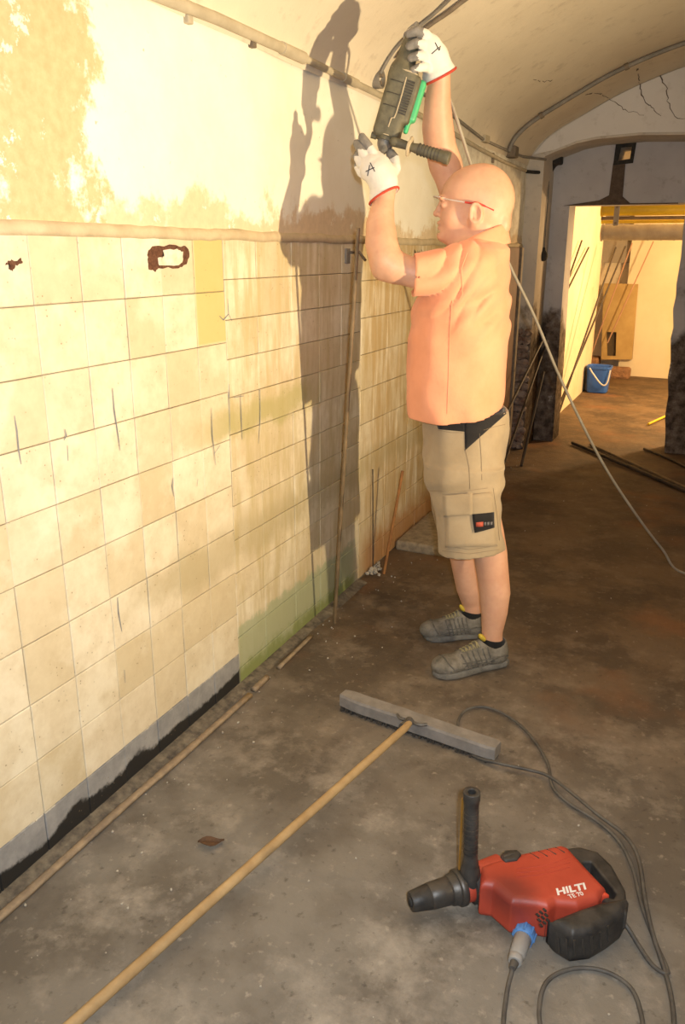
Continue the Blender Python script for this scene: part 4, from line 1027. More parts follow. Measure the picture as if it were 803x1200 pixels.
# side handle towards the man
h0, h1 = M(462, 166, .055), M(527, 186, .075); hd = (h1-h0).normalized()
V = Vol(np.minimum(np.array(h0), np.array(h1))-.06, np.maximum(np.array(h0), np.array(h1))+.06, .0032)
V.rc(h0, h0.lerp(h1, .28), .016, .013, .002); V.chain([(h0.lerp(h1, .32), .013), (h0.lerp(h1, .42), .0165), (h0.lerp(h1, .70), .0185), (h0.lerp(h1, .93), .0185)], .004)
V.rc(h0.lerp(h1, .93), h1, .0205, .0205, .003)
V.cut(h1, hd)
sh = V.mesh('side_handle', tolm, tool)
q = h0.lerp(h1, .28); tube_obj('hand_guard', [q-hd*.004, q-hd*.002, q+hd*.003, q+hd*.005], [.026, .032, .032, .026], dust, sh, 20)
for k in range(7): q = h0.lerp(h1, .45+k*.06); tube_obj('grip_ridge', [q-hd*.002, q+hd*.002], .0196, told, sh, 16)
# its supply cable down behind the man and across to the right
cabm = simple('pale_dusty_cable', (.36, .32, .25), (.28, .24, .18), 18, .6, bmp=0)
f0 = at_z(803, 672, .012)
cp = [tp(.78, -.02, -.03), M(500, 86, -.04), M(512, 98, -.12), M(527, 116, -.13), M(540, 154, -.14), M(553, 195, -.21), M(575, 255, -.34), M(598, 312, -.38), at_y(627, 372, 3.42), at_y(659, 448, 3.56), at_y(705, 540, 3.74), at_y(745, 602, 3.90), at_y(776, 643, 4.02), f0, f0+Vector((.35, .12, 0)), f0+Vector((1.0, .2, 0))]
tag(tube_obj('power_cable', cp, .0062, cabm, None, 8, 6), 'pale cable hanging from the tool behind the man and across the doorway to the floor', 'cable')

# ================================================================== CONDUITS
conm = simple('painted_conduit', (.52, .45, .33), (.40, .34, .24), 9, .7, bmp=.4); cong = simple('grey_conduit', (.17, .155, .135), (.26, .235, .20), 12, .6)
boxm = simple('dusty_box', (.22, .17, .12), (.14, .11, .08), 30, .7)
t = thing('wall_conduit', 'long pale painted conduit running along the top of the tiled wall', 'conduit', (WX, 2, 2.17))
CX = WX+.016
def wz(u, v, X=CX): return at_x(u, v, X)
A_ = [wz(130, -28), wz(198, 0), wz(255, 22), wz(352, 66)]; y_ = A_[0].y
tube_obj('pipe', [Vector((CX, -1.3, 2.165))]+A_, .0165, conm, t, 12)
tube_obj('pipe', [wz(346, 63), wz(405, 92), wz(447, 112), wz(485, 131), wz(533, 157)], .0125, conm, t, 12)
tube_obj('sleeve', [wz(330, 56), wz(356, 68)], .0195, conm, t, 12)
tube_obj('sleeve', [wz(402, 90), wz(418, 98)], .0165, conm, t, 12)
tube_obj('pipe', [wz(533, 157), wz(560, 173), wz(590, 189), wz(616, 200)], .012, conm, t, 10)
for u, v in ((225, 11), (300, 41), (520, 150), (580, 184)):
    p = wz(u, v); bm = bmesh.new(); box(bm, (WX-.01, p.y-.012, p.z-.034), (WX+.012, p.y+.012, p.z+.024)); obj('clip', bm, boxm if u != 225 else conm, t, bevel=.003)
t = thing('upper_conduit', 'thin conduit just above the pale painted one, ending at the brown junction box', 'conduit', wz(590, 175))
VO = Vector((.010, 0, -.004))
tube_obj('pipe', [on_vault(*q_)+VO for q_ in ((464, 90), (500, 113), (533, 138), (565, 163), (596, 177), (612, 183))]+[at_y(640, 187, YA-.02)], .009, cong, t, 8)
p = on_vault(567, 163); bm = bmesh.new(); box(bm, (p.x-.01, p.y-.05, p.z-.02), (p.x+.026, p.y+.05, p.z+.02)); obj('clip', bm, conm, t, bevel=.004)
# brown junction box and the conduit arching across the vault
p = on_vault(597, 178)
tag(obj('junction_box', (lambda b_: (box(b_, (WX-.01, p.y-.05, p.z-.038), (WX+.06, p.y+.05, p.z+.034)), b_)[1])(bmesh.new()), boxm, None, bevel=.008), 'small brown junction box where the conduit across the vault starts', 'junction box')
def vault_line(xs, y, off):
    P = []
    for x in xs:
        z = vault_z(x); dz = (vault_z(x+.02)-vault_z(x-.02))/.04 if x > -1.42 else 3; n = Vector((dz, 0, -1)).normalized(); P.append(Vector((x, y, z))+n*off)
    return P
t = thing('vault_conduit', 'grey conduit arching across the vault from the brown junction box', 'conduit', (-.4, 5.7, 2.7))
xs = [-1.425, -1.40, -1.34, -1.25, -1.15, -1.0, -.85, -.7, -.5, -.3, -.1, .1, .3, .6, 1.0, 1.4]
VP = vault_line(xs, 5.72, .018); VP[0].z -= .02
tube_obj('pipe', VP, .0135, cong, t, 10, 3)
for x in (-1.22, -.72, -.2): q = vault_line([x, x+.02], 5.72, .018); d = (q[1]-q[0]).normalized(); tube_obj('clip', [q[0]-d*.012, q[0]+d*.012], .020, boxm, t, 10)
# near one
t = thing('near_vault_conduit', 'thin dark conduit curving up the vault from the round open box above the tool', 'conduit', at_x(441, 88, WX+.02))
nv = [on_vault(u, v) for u, v in ((443, 84), (453, 66), (465, 50), (483, 33), (505, 15), (521, 0), (540, -18), (570, -42))]
nv = [q+Vector((.012, 0, -.006)) for q in nv]; nv += [q_ for q_ in vault_line([nv[-1].x+.15+.2*i for i in range(9)], nv[-1].y+.05, .012)]; tube_obj('pipe', nv, .0068, cong, t, 8, 4)
nv2 = [on_vault(u, v) for u, v in ((462, 66), (478, 46), (500, 27), (522, 12), (540, -2), (575, -26))]; nv2 = [q+Vector((.014, 0, -.008)) for q in nv2]; nv2 += vault_line([nv2[-1].x+.15+.2*i for i in range(9)], nv2[-1].y+.03, .014)
tube_obj('lower_pipe', nv2, .0095, boxm, t, 8, 4)
q = on_vault(483, 33); bm = bmesh.new(); box(bm, (q.x-.01, q.y-.03, q.z-.03), (q.x+.03, q.y+.03, q.z+.02)); obj('clamp', bm, cong, t, bevel=.008)
q = on_vault(442, 93); WX0 = WX; WX = q.x-.012; t = thing('open_round_box', 'round open junction box with broken white inside, on the wall left of the tool', 'junction box', q)
bm = bmesh.new(); n = 24; R0, R1 = .036, .030; rg = []
for rr, x in ((R0, -.012), (R0, .035), (R1, .035), (R1, .004)):
    rg.append([bm.verts.new((WX+x, q.y+rr*math.cos(a)*1.05, q.z+rr*math.sin(a))) for a in [2*math.pi*k/n for k in range(n)]])
for A, B in zip(rg, rg[1:]):
    for k in range(n): bm.faces.new((A[k], A[(k+1) % n], B[(k+1) % n], B[k]))
obj('rim', bm, cong, t, smooth=False)
bm = bmesh.new(); bmesh.ops.create_circle(bm, cap_ends=True, radius=R1, segments=20, matrix=Matrix.Translation((WX+.012, q.y, q.z)) @ Matrix.Rotation(math.pi/2, 4, 'Y')); obj('white_inside', bm, plug, t)
for dy, dz in ((-.018, .012), (-.004, -.014), (.014, .016)):
    bm = bmesh.new(); box(bm, (WX+.01, q.y+dy-.008, q.z+dz-.007), (WX+.034, q.y+dy+.008, q.z+dz+.007)); obj('terminal', bm, boxm, t, bevel=.002)
WX = WX0
# black wiring bundle in the corner of the arch
q = at_y(652, 186, YR-.05); t = thing('black_wiring_box', 'black lumpy cable box in the top left corner of the recess', 'junction box', q)
V = Vol(np.array(q)-.16, np.array(q)+.16, .006); E3 = (Vector((1, 0, 0)), Vector((0, 1, 0)), Vector((0, 0, 1)))
V.rbox(q+Vector((.0, 0, .01)), (.05, .045, .055), E3, .015); V.rc(q+Vector((.02, 0, .05)), q+Vector((.11, .02, .075)), .018, .008, .02); V.rc(q+Vector((-.02, 0, -.04)), q+Vector((-.03, 0, -.085)), .03, .015, .02)
V.mesh('box', blk, t)
tube_obj('feed_cable', [at_y(617, 201, YA-.02), at_y(630, 202, YA-.03), at_y(641, 201, YR-.15), q+Vector((-.03, -.03, -.03))], .012, blk, t, 8, 4)
q2 = at_y(637, 300, YR-.2); t = thing('drop_cable', 'thin dark cable dropping to a round black switch beside the doorway', 'switch', (q2.x, q2.y, q2.z))
tube_obj('cable', [q+Vector((-.05, -.03, -.05)), at_y(643, 225, YR-.2), at_y(640, 262, YR-.2), q2], .007, cong, t, 6, 3)
V = Vol(np.array(q2)-.08, np.array(q2)+.08, .004); V.ell(q2, (.036, .034, .040), E3); V.rc(q2, q2+Vector((0, 0, .055)), .014, .012, .01); V.mesh('switch_body', blk, t)
# ================================================================== LEANING BARS, BOARD, FLOOR ITEMS
brass = simple('rusty_steel_bar', (.22, .15, .08), (.13, .09, .05), 18, .6); rust = simple('orange_rust', (.38, .17, .05), (.25, .11, .04), 20, .8)
dar = simple('dark_bar', (.035, .028, .022), (.07, .05, .035), 14, .6)
b0 = at_z(392, 732, 0.0); b1 = at_y(418, 300, 2.66); d = b1-b0; tip = b0+d*1.06
tag(tube_obj('steel_bar', [b0+d*(.01/b1.z), tip], .0078, brass, None, 8), 'long thin steel bar standing upright against the wall in the man\'s shadow', 'bar')
q = at_x(406, 300, WX); t = thing('wall_bracket', 'small dark hook bracket on the wall in the man\'s shadow, under the ledge', 'bracket', q)
tube_obj('hook', [(WX, q.y, q.z+.014), (WX+.05, q.y+.02, q.z+.016), (WX+.09, q.y-.01, q.z-.016)], .006, boxm, t, 6); bm = bmesh.new(); box(bm, (WX, q.y-.02, q.z-.03), (WX+.010, q.y+.02, q.z+.03)); obj('plate', bm, cong, t, bevel=.002)
b0 = at_z(450, 671, 0); b1 = at_y(472, 552, b0.y+.02); tag(tube_obj('rusty_rod', [b0+Vector((0, 0, -.005)), b1], .0075, rust, None, 8), 'short orange rusty rod sticking up at the foot of the wall behind the man', 'rod')
b0 = at_z(434, 668, .0); b1 = at_x(437, 550, WX+.012)  # dark strip on the wall, added in place of the rusty rod's shadow
tag(tube_obj('rod_shadow_strip', [Vector((WX+.02, b0.y, 0)), b1], .0032, dar, None, 6), 'thin dark strip added on the wall as the shadow of the short rusty rod', 'wire')
# white crumbs
crm = simple('plaster_crumb', (.50, .46, .38), (.34, .30, .24), 20, .95)
bm = bmesh.new()
def crumb(p, r):
    vs = bmesh.ops.create_icosphere(bm, subdivisions=1, radius=r, matrix=Matrix.Translation(p))['verts']
    for v_ in vs: v_.co += Vector([random.uniform(-.35, .35)*r for _ in range(3)])
for _ in range(60):
    c = at_z(434+random.gauss(0, 6), 668+random.gauss(0, 4), 0); crumb((max(c.x, WX+.02), c.y, .004+random.random()*.015), random.uniform(.003, .010))
for _ in range(130):
    y = random.uniform(1.0, 6.2); x = WX+.06+abs(random.gauss(0, .12)); crumb((x, y, .001), random.uniform(.001, .0042))
for _ in range(80): crumb((random.uniform(-1.3, .9), random.uniform(1, 6), .0015), random.uniform(.0008, .0032))
tag(obj('plaster_crumbs', bm, crm), 'scattered pale plaster crumbs over the concrete floor and wall foot', 'debris', kind='stuff')
# pale block at the foot of the wall behind the man
q = at_z(515, 632, 0); bm = bmesh.new(); box(bm, (WX+.01, q.y-.25, -.01), (q.x+.10, q.y+.35, .05))
tag(obj('stone_slab', bm, MT['mortar'], None, bevel=.015), 'pale low slab at the wall foot, partly behind the man\'s shorts', 'slab')
# rusty board / door leaning on the wall behind the man
rb = simple('rusty_brown_board', (.13, .06, .035), (.20, .10, .055), 5, .7, bmp=.4)
t = thing('rusty_board', 'tall rusty brown board leaning on the wall behind the man\'s back', 'board', (WX+.03, 5.8, 0))
zt = at_x(612, 290, WX+.045).z; ye = at_x(612, 290, WX+.045).y
bm = bmesh.new(); box(bm, (WX+.012, 5.25, .0), (WX+.045, ye-.06, zt)); obj('panel', bm, rb, t, bevel=.004)
bm = bmesh.new(); box(bm, (WX+.012, ye-.058, .0), (WX+.062, ye, zt)); obj('edge_strip', bm, boxm, t, bevel=.004)
# rubble-faced foot of the pier
bm = bmesh.new()
for k in range(34):
    z = .03+(k//2)*.06; x = WX+.03+(k % 2)*.055+random.uniform(-.01, .01)
    if z > .95: continue
    vs = bmesh.ops.create_icosphere(bm, subdivisions=2, radius=.045, matrix=Matrix.Translation((x, YA-.0, z)))['verts']
    sx, sz = random.uniform(.7, 1.1), random.uniform(.6, .9)
    for v_ in vs: n_v = mn.noise(v_.co*22)*.022; v_.co = Vector((x+(v_.co.x-x)*sx, YA+(v_.co.y-YA)*.55+n_v, z+(v_.co.z-z)*sz+n_v*.5))
tag(obj('exposed_masonry', bm, simple('exposed_masonry', (.16, .10, .075), (.34, .28, .24), 14, .95, bmp=.6, bdist=.02), wb), kind='stuff')
# leaning dark rod by the doorway
a = at_z(611, 546, 0); b_ = at_y(637, 436, YA-.03)
tag(tube_obj('dark_rod', [a, b_], .011, dar, None, 7), 'dark rod leaning on the crumbling pier left of the doorway', 'rod')
# two long bars and a cable on the floor by the door
def floor_bar(name, p0, p1, r, m, lab, cat, ext=.0, bend=None, **k):
    a = at_z(*p0, r); b_ = at_z(*p1, r); b_ = b_+(b_-a)*ext
    pts = [a, b_] if bend is None else [a, a.lerp(b_, .5)+Vector(bend), b_]
    return tag(tube_obj(name, pts, r, m, None, 8, 0 if bend is None else 8), lab, cat)
floor_bar('long_floor_bar', (671, 519), (803, 575), .014, dar, 'longer dark bar on the floor in front of the doorway', 'bar', .35)
floor_bar('short_floor_bar', (692, 521), (803, 571), .011, brass, 'thinner brownish bar lying beside the longer dark bar on the floor', 'bar', .3)
floor_bar('floor_cable', (755, 526), (803, 550), .011, dar, 'short dark cable end on the floor below the right door jamb', 'cable', .5, (.02, .06, 0))
floor_bar('yellow_stick', (760, 497), (784, 486), .011, ypm, 'small yellow stick on the floor beyond the doorway', 'stick')
# ---- rods leaning in the far room
for i, (a, b_, r, m, lab) in enumerate([((652, 493), (722, 290), .010, dar, 'left one of the two long dark rods crossing the doorway'),
        ((649, 490), (733, 289), .010, dar, 'right one of the two long dark rods crossing the doorway')]):
    A = at_z(*a, 0); B = at_x(*b_, -1.06+.05*i); tag(tube_obj('leaning_rod', [A, B], r, m, None, 6), lab, 'rod', 'long rods leaning beyond the doorway')
for i, (a, b_, lab) in enumerate([((657, 350), (682, 282), 'thin dark rod highest at the left edge of the doorway'), ((656, 356), (690, 290), 'thin dark rod second from the left edge of the doorway')]):
    B = at_x(*b_, -1.30); A = at_x(*a, -1.30+.0); dd = (A-B).normalized(); A = B+dd*(B.z/-dd.z) if dd.z < -.2 else A
    tag(tube_obj('short_leaning_rod', [B, A+Vector((.03, 0, 0))], .0085, dar, None, 6), lab, 'rod', 'rods against the bright far wall')
pk_ = simple('pinkish_wire', (.50, .30, .20), (.45, .27, .18), 10, .6)
for a, b_, lab in [((692, 420), (741, 285), 'pale bright wire rising right of the long dark rods'), ((712, 402), (766, 283), 'pinkish thin wire slanting over the ochre board')]:
    A = at_y(*a, 10.95); A.z = max(A.z, .25); B = at_y(*b_, 10.9); tag(tube_obj('slanting_wire', [A, B], .009, pk_, None, 6), lab, 'wire', 'wires slanting across the far wall')
# ---- blue bucket
q = at_z(700, 459, 0); t = thing('blue_bucket', 'blue plastic bucket on the floor beyond the doorway', 'bucket', q)
blu = simple('blue_plastic', (.04, .14, .52), (.03, .10, .42), 6, .4, bmp=0)
bm = bmesh.new(); n = 28; rg = []
def sq(a, r): c, s = math.cos(a), math.sin(a); f_ = (abs(c)**5+abs(s)**5)**(-1/5); return c*r*f_, s*r*f_
for rr, z in ((.0, .0), (.105, .0), (.112, .01), (.128, .27), (.138, .275), (.138, .30), (.128, .30), (.124, .285), (.104, .015), (0., .012)):
    rg.append([bm.verts.new(q+Vector((*sq(2*math.pi*k/n, max(rr, .001)), z))) for k in range(n)])
for A, B in zip(rg, rg[1:]):
    for k in range(n): bm.faces.new((A[k], A[(k+1) % n], B[(k+1) % n], B[k]))
obj('bucket_body', bm, blu, t, smooth=False)
tube_obj('wire_handle', [q+Vector((-.09, -.145, .285)), q+Vector((-.04, -.16, .22)), q+Vector((.06, -.16, .11)), q+Vector((.115, -.148, .125)), q+Vector((.135, -.12, .27))], .009, simple('pale_handle', (.6, .6, .6), (.5, .5, .5), 10, .4), t, 6, 5)
bm = bmesh.new(); q3 = at_z(687, 458, 0); box(bm, (q3.x-.02, q3.y-.0, -.002), (q3.x+.03, q3.y+.16, .26))
tag(obj('brown_offcut', bm, boxm, None, bevel=.006), 'dark brown offcut standing directly left of the blue bucket', 'offcut')

# ================================================================== BROOM
bw = simple('broom_handle_wood', (.46, .32, .16), (.34, .22, .10), 12, .55, bmp=.2); gw = simple('grey_worn_wood', (.26, .24, .22), (.18, .165, .15), 16, .8, bmp=.6, bscale=50)
brs = simple('dark_bristle', (.03, .027, .024), (.06, .05, .04), 120, .95, bmp=.8, bscale=300)
t = thing('wide_broom', 'wide floor broom with grey wooden head and long wooden handle', 'broom', at_z(480, 850, 0))
e0 = at_z(402, 811, .055); e1 = at_z(584, 873, .055); bd = (e1-e0); bl = bd.length; bd.normalize(); bn = Vector((0, 0, 1)).cross(bd)
bm = bmesh.new(); K = 22; rr_ = []
for i in range(K+1):
    s_ = i/K; wd = .030*(1 if s_ > .07 else .72+s_*4); wd *= (1 if s_ < .97 else .82); dz = .002*mn.noise(Vector((s_*9, 0, 0)))
    c = e0.lerp(e1, s_); c.z = 0
    rr_.append([bm.verts.new(c+bn*(x*wd)+Vector((0, 0, z+dz))) for x, z in ((-1, .013), (-1, .048), (-.84, .056), (.84, .056), (1, .048), (1, .013))])
for A, B in zip(rr_, rr_[1:]):
    for k in range(6): bm.faces.new((A[k], A[(k+1) % 6], B[(k+1) % 6], B[k]))
bm.faces.new(rr_[0][::-1]); bm.faces.new(rr_[-1]); obj('broom_head', bm, gw, t)
bm = bmesh.new(); e0f, e1f = Vector((e0.x, e0.y, 0)), Vector((e1.x, e1.y, 0))
for i in range(90):
    for j in range(4):
        c = e0f.lerp(e1f, .02+.965*i/89)+bn*(-.022+.0145*j)+bd*random.uniform(-.001, .001); o_ = bn*random.uniform(-.008, .008)+bd*random.uniform(-.004, .004)
        w2 = bd*.0032; w3 = bn*.0052
        T_ = [bm.verts.new(c+x+Vector((0, 0, .015))) for x in (-w2-w3, w2-w3, w2+w3, -w2+w3)]; B_ = [bm.verts.new(c+x*1.12+o_+Vector((0, 0, .0))) for x in (-w2-w3, w2-w3, w2+w3, -w2+w3)]
        for k in range(4): bm.faces.new((T_[k], T_[(k+1) % 4], B_[(k+1) % 4], B_[k]))
        bm.faces.new(B_)
tag(obj('bristles', bm, brs, t), kind='stuff')
hb = at_z(481, 845, .062); ha = at_z(475, 853, .068); he = at_z(85, 1200, .020); hdv = (he-ha)
tube_obj('handle', [hb, ha, he, he+hdv*.12], [.0115, .0125, .0135, .0135], bw, t, 12)
mtg = simple('bracket_steel', (.16, .16, .16), (.10, .095, .09), 30, .5, .5)
tube_obj('socket', [hb+Vector((0, 0, .002)), hb.lerp(he, .035)], .0152, mtg, t, 12)
tube_obj('bracket_arm', [hb, hb+bd*.035+bn*-.004, hb+bd*.055-bn*.0+bn*.012], .0055, mtg, t, 6, 4); tube_obj('bracket_arm', [hb, hb-bd*.035-bn*.004, hb-bd*.055+bn*.012], .0055, mtg, t, 6, 4)

# ================================================================== RED HAMMER DRILL LYING ON THE FLOOR
redm = simple('red_plastic', (.52, .055, .025), (.42, .04, .02), 9, .42, bmp=.12)
m, nt, b = newmat('sooty_red_plastic', .5); v = objc(nt); gx_ = posn(nt)
nz = noise(nt, v, 9, 6); 
dc = nd(nt, 'ShaderNodeVectorMath'); dc.operation = 'DISTANCE'; nt.links.new(gx_, dc.inputs[0]); pc = at_z(598, 1045, .10); dc.inputs[1].default_value = pc
so = math_(nt, 'SUBTRACT', 1, sstep(nt, math_(nt, 'ADD', dc.outputs['Value'], math_(nt, 'MULTIPLY', nz, .09)), .07, .13))
nt.links.new(mix(nt, math_(nt, 'MULTIPLY', so, .75), ramp(nt, nz, [(.3, (.46, .065, .035)), (.7, (.36, .045, .022))]), (.13, .02, .018)), b.inputs['Base Color'])
bump(nt, b, noise(nt, v, 90, 3), .1, .002); redm = m
blp = simple('black_scuffed_plastic', (.022, .021, .02), (.055, .05, .045), 22, .5, bmp=.3, bscale=90)
gmet = simple('dark_greasy_steel', (.055, .052, .048), (.10, .09, .08), 20, .45, .5)
drl = thing('red_hammer_drill', 'big red and black hammer drill lying on its side on the floor', 'power tool', at_z(610, 1050, 0))
ZT = .105
def P2(pix, z=ZT): return [tuple(at_z(q[0], q[1], q[2] if len(q) > 2 else z)[:2]) for q in pix]
def pv(pix, z0, z1, r, name, m, h=.003, z=ZT, subs=(), adds=(), parent=drl):
    pts = P2(pix, z); a = np.array(pts); V = Vol((*(a.min(0)-.03), z0-.02), (*(a.max(0)+.03), z1+.02), h)
    V.poly(pts, z0, z1, r, 0, org=(0, 0, 0))
    for f in adds: f(V)
    for f in subs: f(V)
    return V.mesh(name, m, parent)
body_pix = [(563, 1014), (590, 1004), (620, 997), (657, 989), (666, 992), (690, 1018), (711, 1040), (702, 1052), (678, 1060), (650, 1076, .06), (640, 1093, .03), (628, 1090, .03), (612, 1088, .03), (597, 1087, .03), (587, 1074, .04), (576, 1060, .05), (562, 1050, .07)]
V0 = pv(body_pix, .004, .110, .020, 'red_body', redm)
TB = worldtree(V0)
mot_pix = [(636, 1092, .04), (648, 1072), (678, 1060), (702, 1052), (734, 1046), (736, 1068, .06), (728, 1094, .03), (712, 1110, .02), (692, 1122, .02), (668, 1125, .02), (650, 1114, .02)]
TMo = worldtree(pv(mot_pix, .002, .100, .022, 'motor_housing', blp))
# rear D handle: loop round an open slot
hd_pix = [(658, 987), (680, 984), (702, 990), (719, 1006), (735, 1035), (737, 1062), (720, 1062), (706, 1045), (690, 1022), (666, 994)]
slot = P2([(684, 1003), (694, 1003), (724, 1040), (720, 1046), (710, 1043), (690, 1019)])
def subslot(V): V.poly(slot, -.05, .2, .004, .004, 's')
pv(hd_pix, .030, .088, .012, 'rear_handle', blp, subs=(subslot,))
bm = bmesh.new()
q = at_z(703, 1046, .103)
pv([(697, 1040), (708, 1038), (716, 1045), (706, 1046)], .05, .096, .006, 'red_trigger', simple('trigger_red', (.60, .07, .03), (.55, .06, .03), 20, .4, bmp=0))
# gearbox neck, red collar and chuck
ax0 = at_z(568, 1031, .058); ax1 = at_z(478, 1058, .050); ad = (ax1-ax0).normalized()
def seg(name, t0, t1, r0, r1, m, parent=drl, extra=()):
    a, b_ = ax0+ad*t0, ax0+ad*t1
    o = tube_obj(name, [a, a+ad*.003, b_-ad*.003, b_], [r0*.93, r0, r1, r1*.93], m, parent, 28); return o
seg('gear_neck', -.05, .030, .049, .043, redm); seg('depth_collar', .022, .042, .042, .042, gmet)
seg('red_ring', .040, .062, .040, .038, redm); seg('chuck_ring', .060, .078, .044, .044, gmet); seg('chuck_sleeve', .076, .098, .039, .036, gmet)
seg('chuck_body', .096, .150, .033, .031, gmet); seg('chuck_nose', .148, .198, .030, .024, blp); seg('bit_socket', .195, .202, .012, .012, blk)
# side handle standing up
hb_ = at_z(551, 1032, .075); ht = None
top_z = .075+.24
hx = Vector((0, 0, 1))
tgt = ray(553, 930)
# height above the base where the standing handle reaches its photographed top
best = min((abs((at_z(553, 930, z)-Vector((hb_.x, hb_.y, z))).length), z) for z in np.linspace(.15, .45, 61)); top = at_z(553, 930, best[1])
sd_ = (top-hb_); sl_ = sd_.length; sd_.normalize()
V = Vol(np.minimum(np.array(hb_), np.array(top))-.06, np.maximum(np.array(hb_), np.array(top))+.06, .003)
V.rc(hb_-sd_*.02, hb_+sd_*.03, .030, .024, .004); V.chain([(hb_+sd_*.03, .020), (hb_+sd_*.055, .0195), (hb_+sd_*.075, .0165), (hb_+sd_*(sl_-.03), .0175), (hb_+sd_*(sl_-.012), .0205), (hb_+sd_*(sl_+.02), .0205)], .006)
V.cut(top+sd_*.006, sd_); V.rc(top-sd_*.02, top+sd_*.03, .010, .010, 0, 's')
sh2 = V.mesh('side_handle', blp, drl)
for k in range(9): q = hb_+sd_*(.085+k*(sl_-.12)/9); tube_obj('grip_ring', [q-sd_*.0015, q+sd_*.0015], .0183, gmet, sh2, 16)
tube_obj('band_clamp', [ax0+ad*.022, ax0+ad*.040], .0475, blp, drl, 24)
tube_obj('depth_rod', [hb_-sd_*.01+Vector((-.028, 0, 0)), top-sd_*.02+Vector((-.022, 0, 0))], .003, simple('amber_rod', (.30, .15, .03), (.22, .11, .02), 9, .4), drl, 6)
# selector, vents, lettering
def top_pt(u, v, off=.0):
    p, n = hit(TB, u, v); return (p+n*off if p is not None else at_z(u, v, ZT+off))
sel = pv([(586, 1006), (592, 1000), (606, 999), (611, 1004), (606, 1011), (592, 1013)], .095, .117, .006, 'selector_knob', blp, h=.0025)
tube_obj('knob_bar', [top_pt(590, 1008, .008), top_pt(606, 1003, .008)], .005, gmet, sel, 8)
for k in range(9):
    u = 616+k*5.0; v = 1000-k*1.1; tube_obj('vent_rib', [top_pt(u, v+1, .0002), top_pt(u+11, v+7, .0002)], .0016, blp if k % 2 else redm, drl, 5)
for k in range(3): tube_obj('moulded_line', [top_pt(606, 1018+k*5, .0), top_pt(640, 1014+k*5, .0), top_pt(668, 1004+k*6, .0)], .0014, redm, drl, 5, 4)
for i in range(3):
    for j in range(3): tube_obj('vent_slot', [at_z(629+i*4+j*2, 1071+j*6-i*3, .112), at_z(632+i*4+j*2, 1074+j*6-i*3, .112)], .0028, blk, drl, 5)
for k in range(7):
    uv_ = [(655, 1098), (664, 1100), (673, 1101), (683, 1100), (693, 1097), (703, 1092), (712, 1085)][k]; rp = []
    for dv in (0, 6, 12, 18):
        p_, n_v = hit(TMo, uv_[0]+dv*.05, uv_[1]+dv)
        if p_ is not None: rp.append(p_+n_v*.0005)
    if len(rp) > 1: tube_obj('cooling_rib', rp, .0026, gmet, drl, 5)
whm = simple('white_print', (.80, .78, .74), (.74, .72, .68), 20, .6, bmp=0)
def lettering(name, txt, p, xdir, size, m, parent, shear=0, width=1.0, bold=0.0):
    cu = bpy.data.curves.new(name, 'FONT'); cu.body = txt; cu.size = size; cu.extrude = .0004; cu.align_x = 'LEFT'; cu.shear = shear; cu.offset = bold
    t_ = bpy.data.objects.new('tmp', cu); COL.objects.link(t_); dg = bpy.context.evaluated_depsgraph_get(); dg.update()
    me = bpy.data.meshes.new_from_object(t_.evaluated_get(dg)); bpy.data.objects.remove(t_); me.materials.clear()
    x = xdir.normalized(); z = Vector((0, 0, 1)); y = z.cross(x)
    me.transform(Matrix.Translation(p) @ Matrix((x*width, y, z)).transposed().to_4x4()); me.name = name
    return finish(bpy.data.objects.new(name, me), m, False, parent)
l0 = at_z(653, 1049, .1106); l1 = at_z(686, 1042, .1106); lettering('brand_print', 'HILTI', l0, l1-l0, .0265, whm, drl, .25, (l1-l0).length/.058, .0008)
l0 = at_z(668, 1053, .1106); l1 = at_z(687, 1048, .1106); lettering('model_print', 'TE 70', l0, l1-l0, .0165, whm, drl, .0, (l1-l0).length/.044, .0002)
# ---- cord and plug
cord = simple('dusty_black_cord', (.065, .06, .055), (.12, .11, .095), 20, .6, bmp=.1)
def fp(pix, z=.006): return [at_z(u, v, z) for u, v in pix]
c1 = [at_z(722, 1072, .045), at_z(735, 1086, .02)]+fp([(750, 1110), (766, 1132), (783, 1140), (770, 1108), (752, 1060), (742, 1018), (725, 985), (700, 962), (668, 942), (648, 922), (642, 895), (625, 866), (600, 842), (572, 829), (548, 831), (537, 846), (541, 868), (556, 886), (585, 898), (615, 904), (641, 911), (664, 928), (700, 958), (731, 982), (748, 1010), (756, 1060), (765, 1100), (780, 1140), (788, 1175), (790, 1215), (780, 1260)])
c1[-12].z += .009; c1[-13].z += .011; c1[-11].z += .008
for i in range(-10, -4): c1[i].z += .011
tag(tube_obj('drill_cord', c1, .0052, cord, None, 8, 6), 'dusty black cord looping over the floor from broom head to hammer drill', 'cord')
c2 = fp([(597, 1134), (594, 1165), (591, 1215)])+fp([(610, 1262), (640, 1240), (632, 1190), (640, 1152), (668, 1136), (705, 1137), (738, 1156), (752, 1190), (752, 1225), (735, 1270)])
pz = .024; p0 = at_z(621, 1077, pz); p1 = at_z(601, 1134, pz); pd = (p1-p0).normalized(); pl = (p1-p0).length
c2[0] = p1-pd*.004; c2[0].z = .02
plg = thing('plug_connector', 'grey plug and socket with a blue ring next to the drill', 'connector', at_z(610, 1100, 0))
gpl = simple('grey_plug_plastic', (.34, .33, .31), (.26, .25, .235), 14, .5, bmp=.1); blr = simple('blue_ring_plastic', (.10, .26, .58), (.08, .21, .48), 14, .45, bmp=.1)
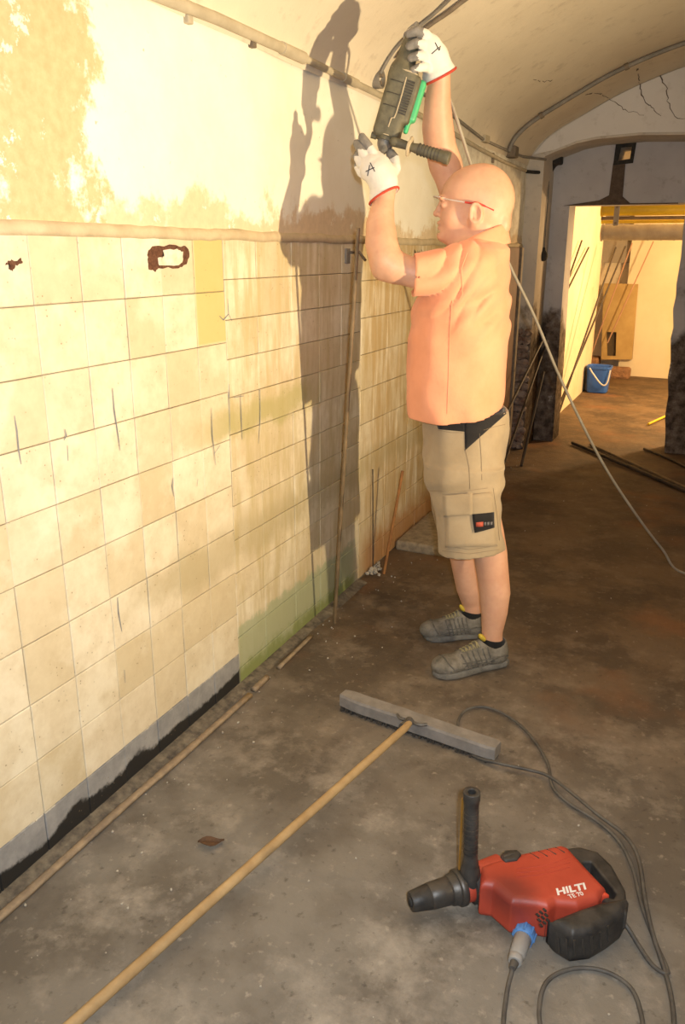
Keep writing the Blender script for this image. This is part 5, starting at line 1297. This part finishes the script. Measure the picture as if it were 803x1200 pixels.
def pt_(t0, t1, r0, r1, nm, m, seg_=20): tube_obj(nm, [p0+pd*(pl*t0), p0+pd*(pl*t0+.002), p0+pd*(pl*t1-.002), p0+pd*(pl*t1)], [r0*.9, r0, r1, r1*.9], m, plg, seg_)
pt_(-.02, .26, .0165, .0175, 'socket_end', gpl); pt_(.24, .42, .0245, .0245, 'blue_ring', blr, 14); pt_(.40, .80, .0205, .0175, 'plug_body', gpl); pt_(.79, .90, .0185, .016, 'gland_nut', gpl, 8); pt_(.89, 1.02, .010, .008, 'cable_sleeve', cord)
for k in range(8):
    a = 2*math.pi*k/8; s1 = pd.orthogonal().normalized(); s2 = pd.cross(s1); o_ = (s1*math.cos(a)+s2*math.sin(a))
    tube_obj('ring_lug', [p0+pd*(pl*.25)+o_*.0235, p0+pd*(pl*.41)+o_*.0235], .0035, blr, plg, 6)
tag(tube_obj('coiled_cord', c2, .005, cord, None, 8, 6), 'black cord from the blue ringed plug curling in a loop at the bottom edge', 'cord')
# short lead from the drill to the plug's socket end
# leaf
lfm = simple('dry_brown_leaf', (.07, .035, .018), (.13, .07, .035), 40, .8, bmp=.6)
q = at_z(247, 991, .0); bm = bmesh.new(); lx = (at_z(263, 986, 0)-at_z(232, 989, 0)); ll = lx.length; lx.normalize(); ly = Vector((0, 0, 1)).cross(lx); o0 = at_z(232, 989, 0)
W_ = [.002, .016, .025, .027, .021, .011, .0]; rows3 = []
for i, w_ in enumerate(W_):
    c = o0+lx*(ll*i/6); rows3.append([bm.verts.new(c+ly*(w_*s_*(1 if s_ < 0 else .45))+Vector((0, 0, .004+.006*abs(s_)+.004*math.sin(i)))) for s_ in (-1, -.5, 0, .5, 1)])
for A, B in zip(rows3, rows3[1:]):
    for k in range(4): bm.faces.new((A[k], A[k+1], B[k+1], B[k]))
o = obj('dry_leaf', bm, lfm, None); s_ = o.modifiers.new('s', 'SOLIDIFY'); s_.thickness = .0012; tag(o, 'small dry brown leaf alone on the concrete left of the broom handle', 'leaf')
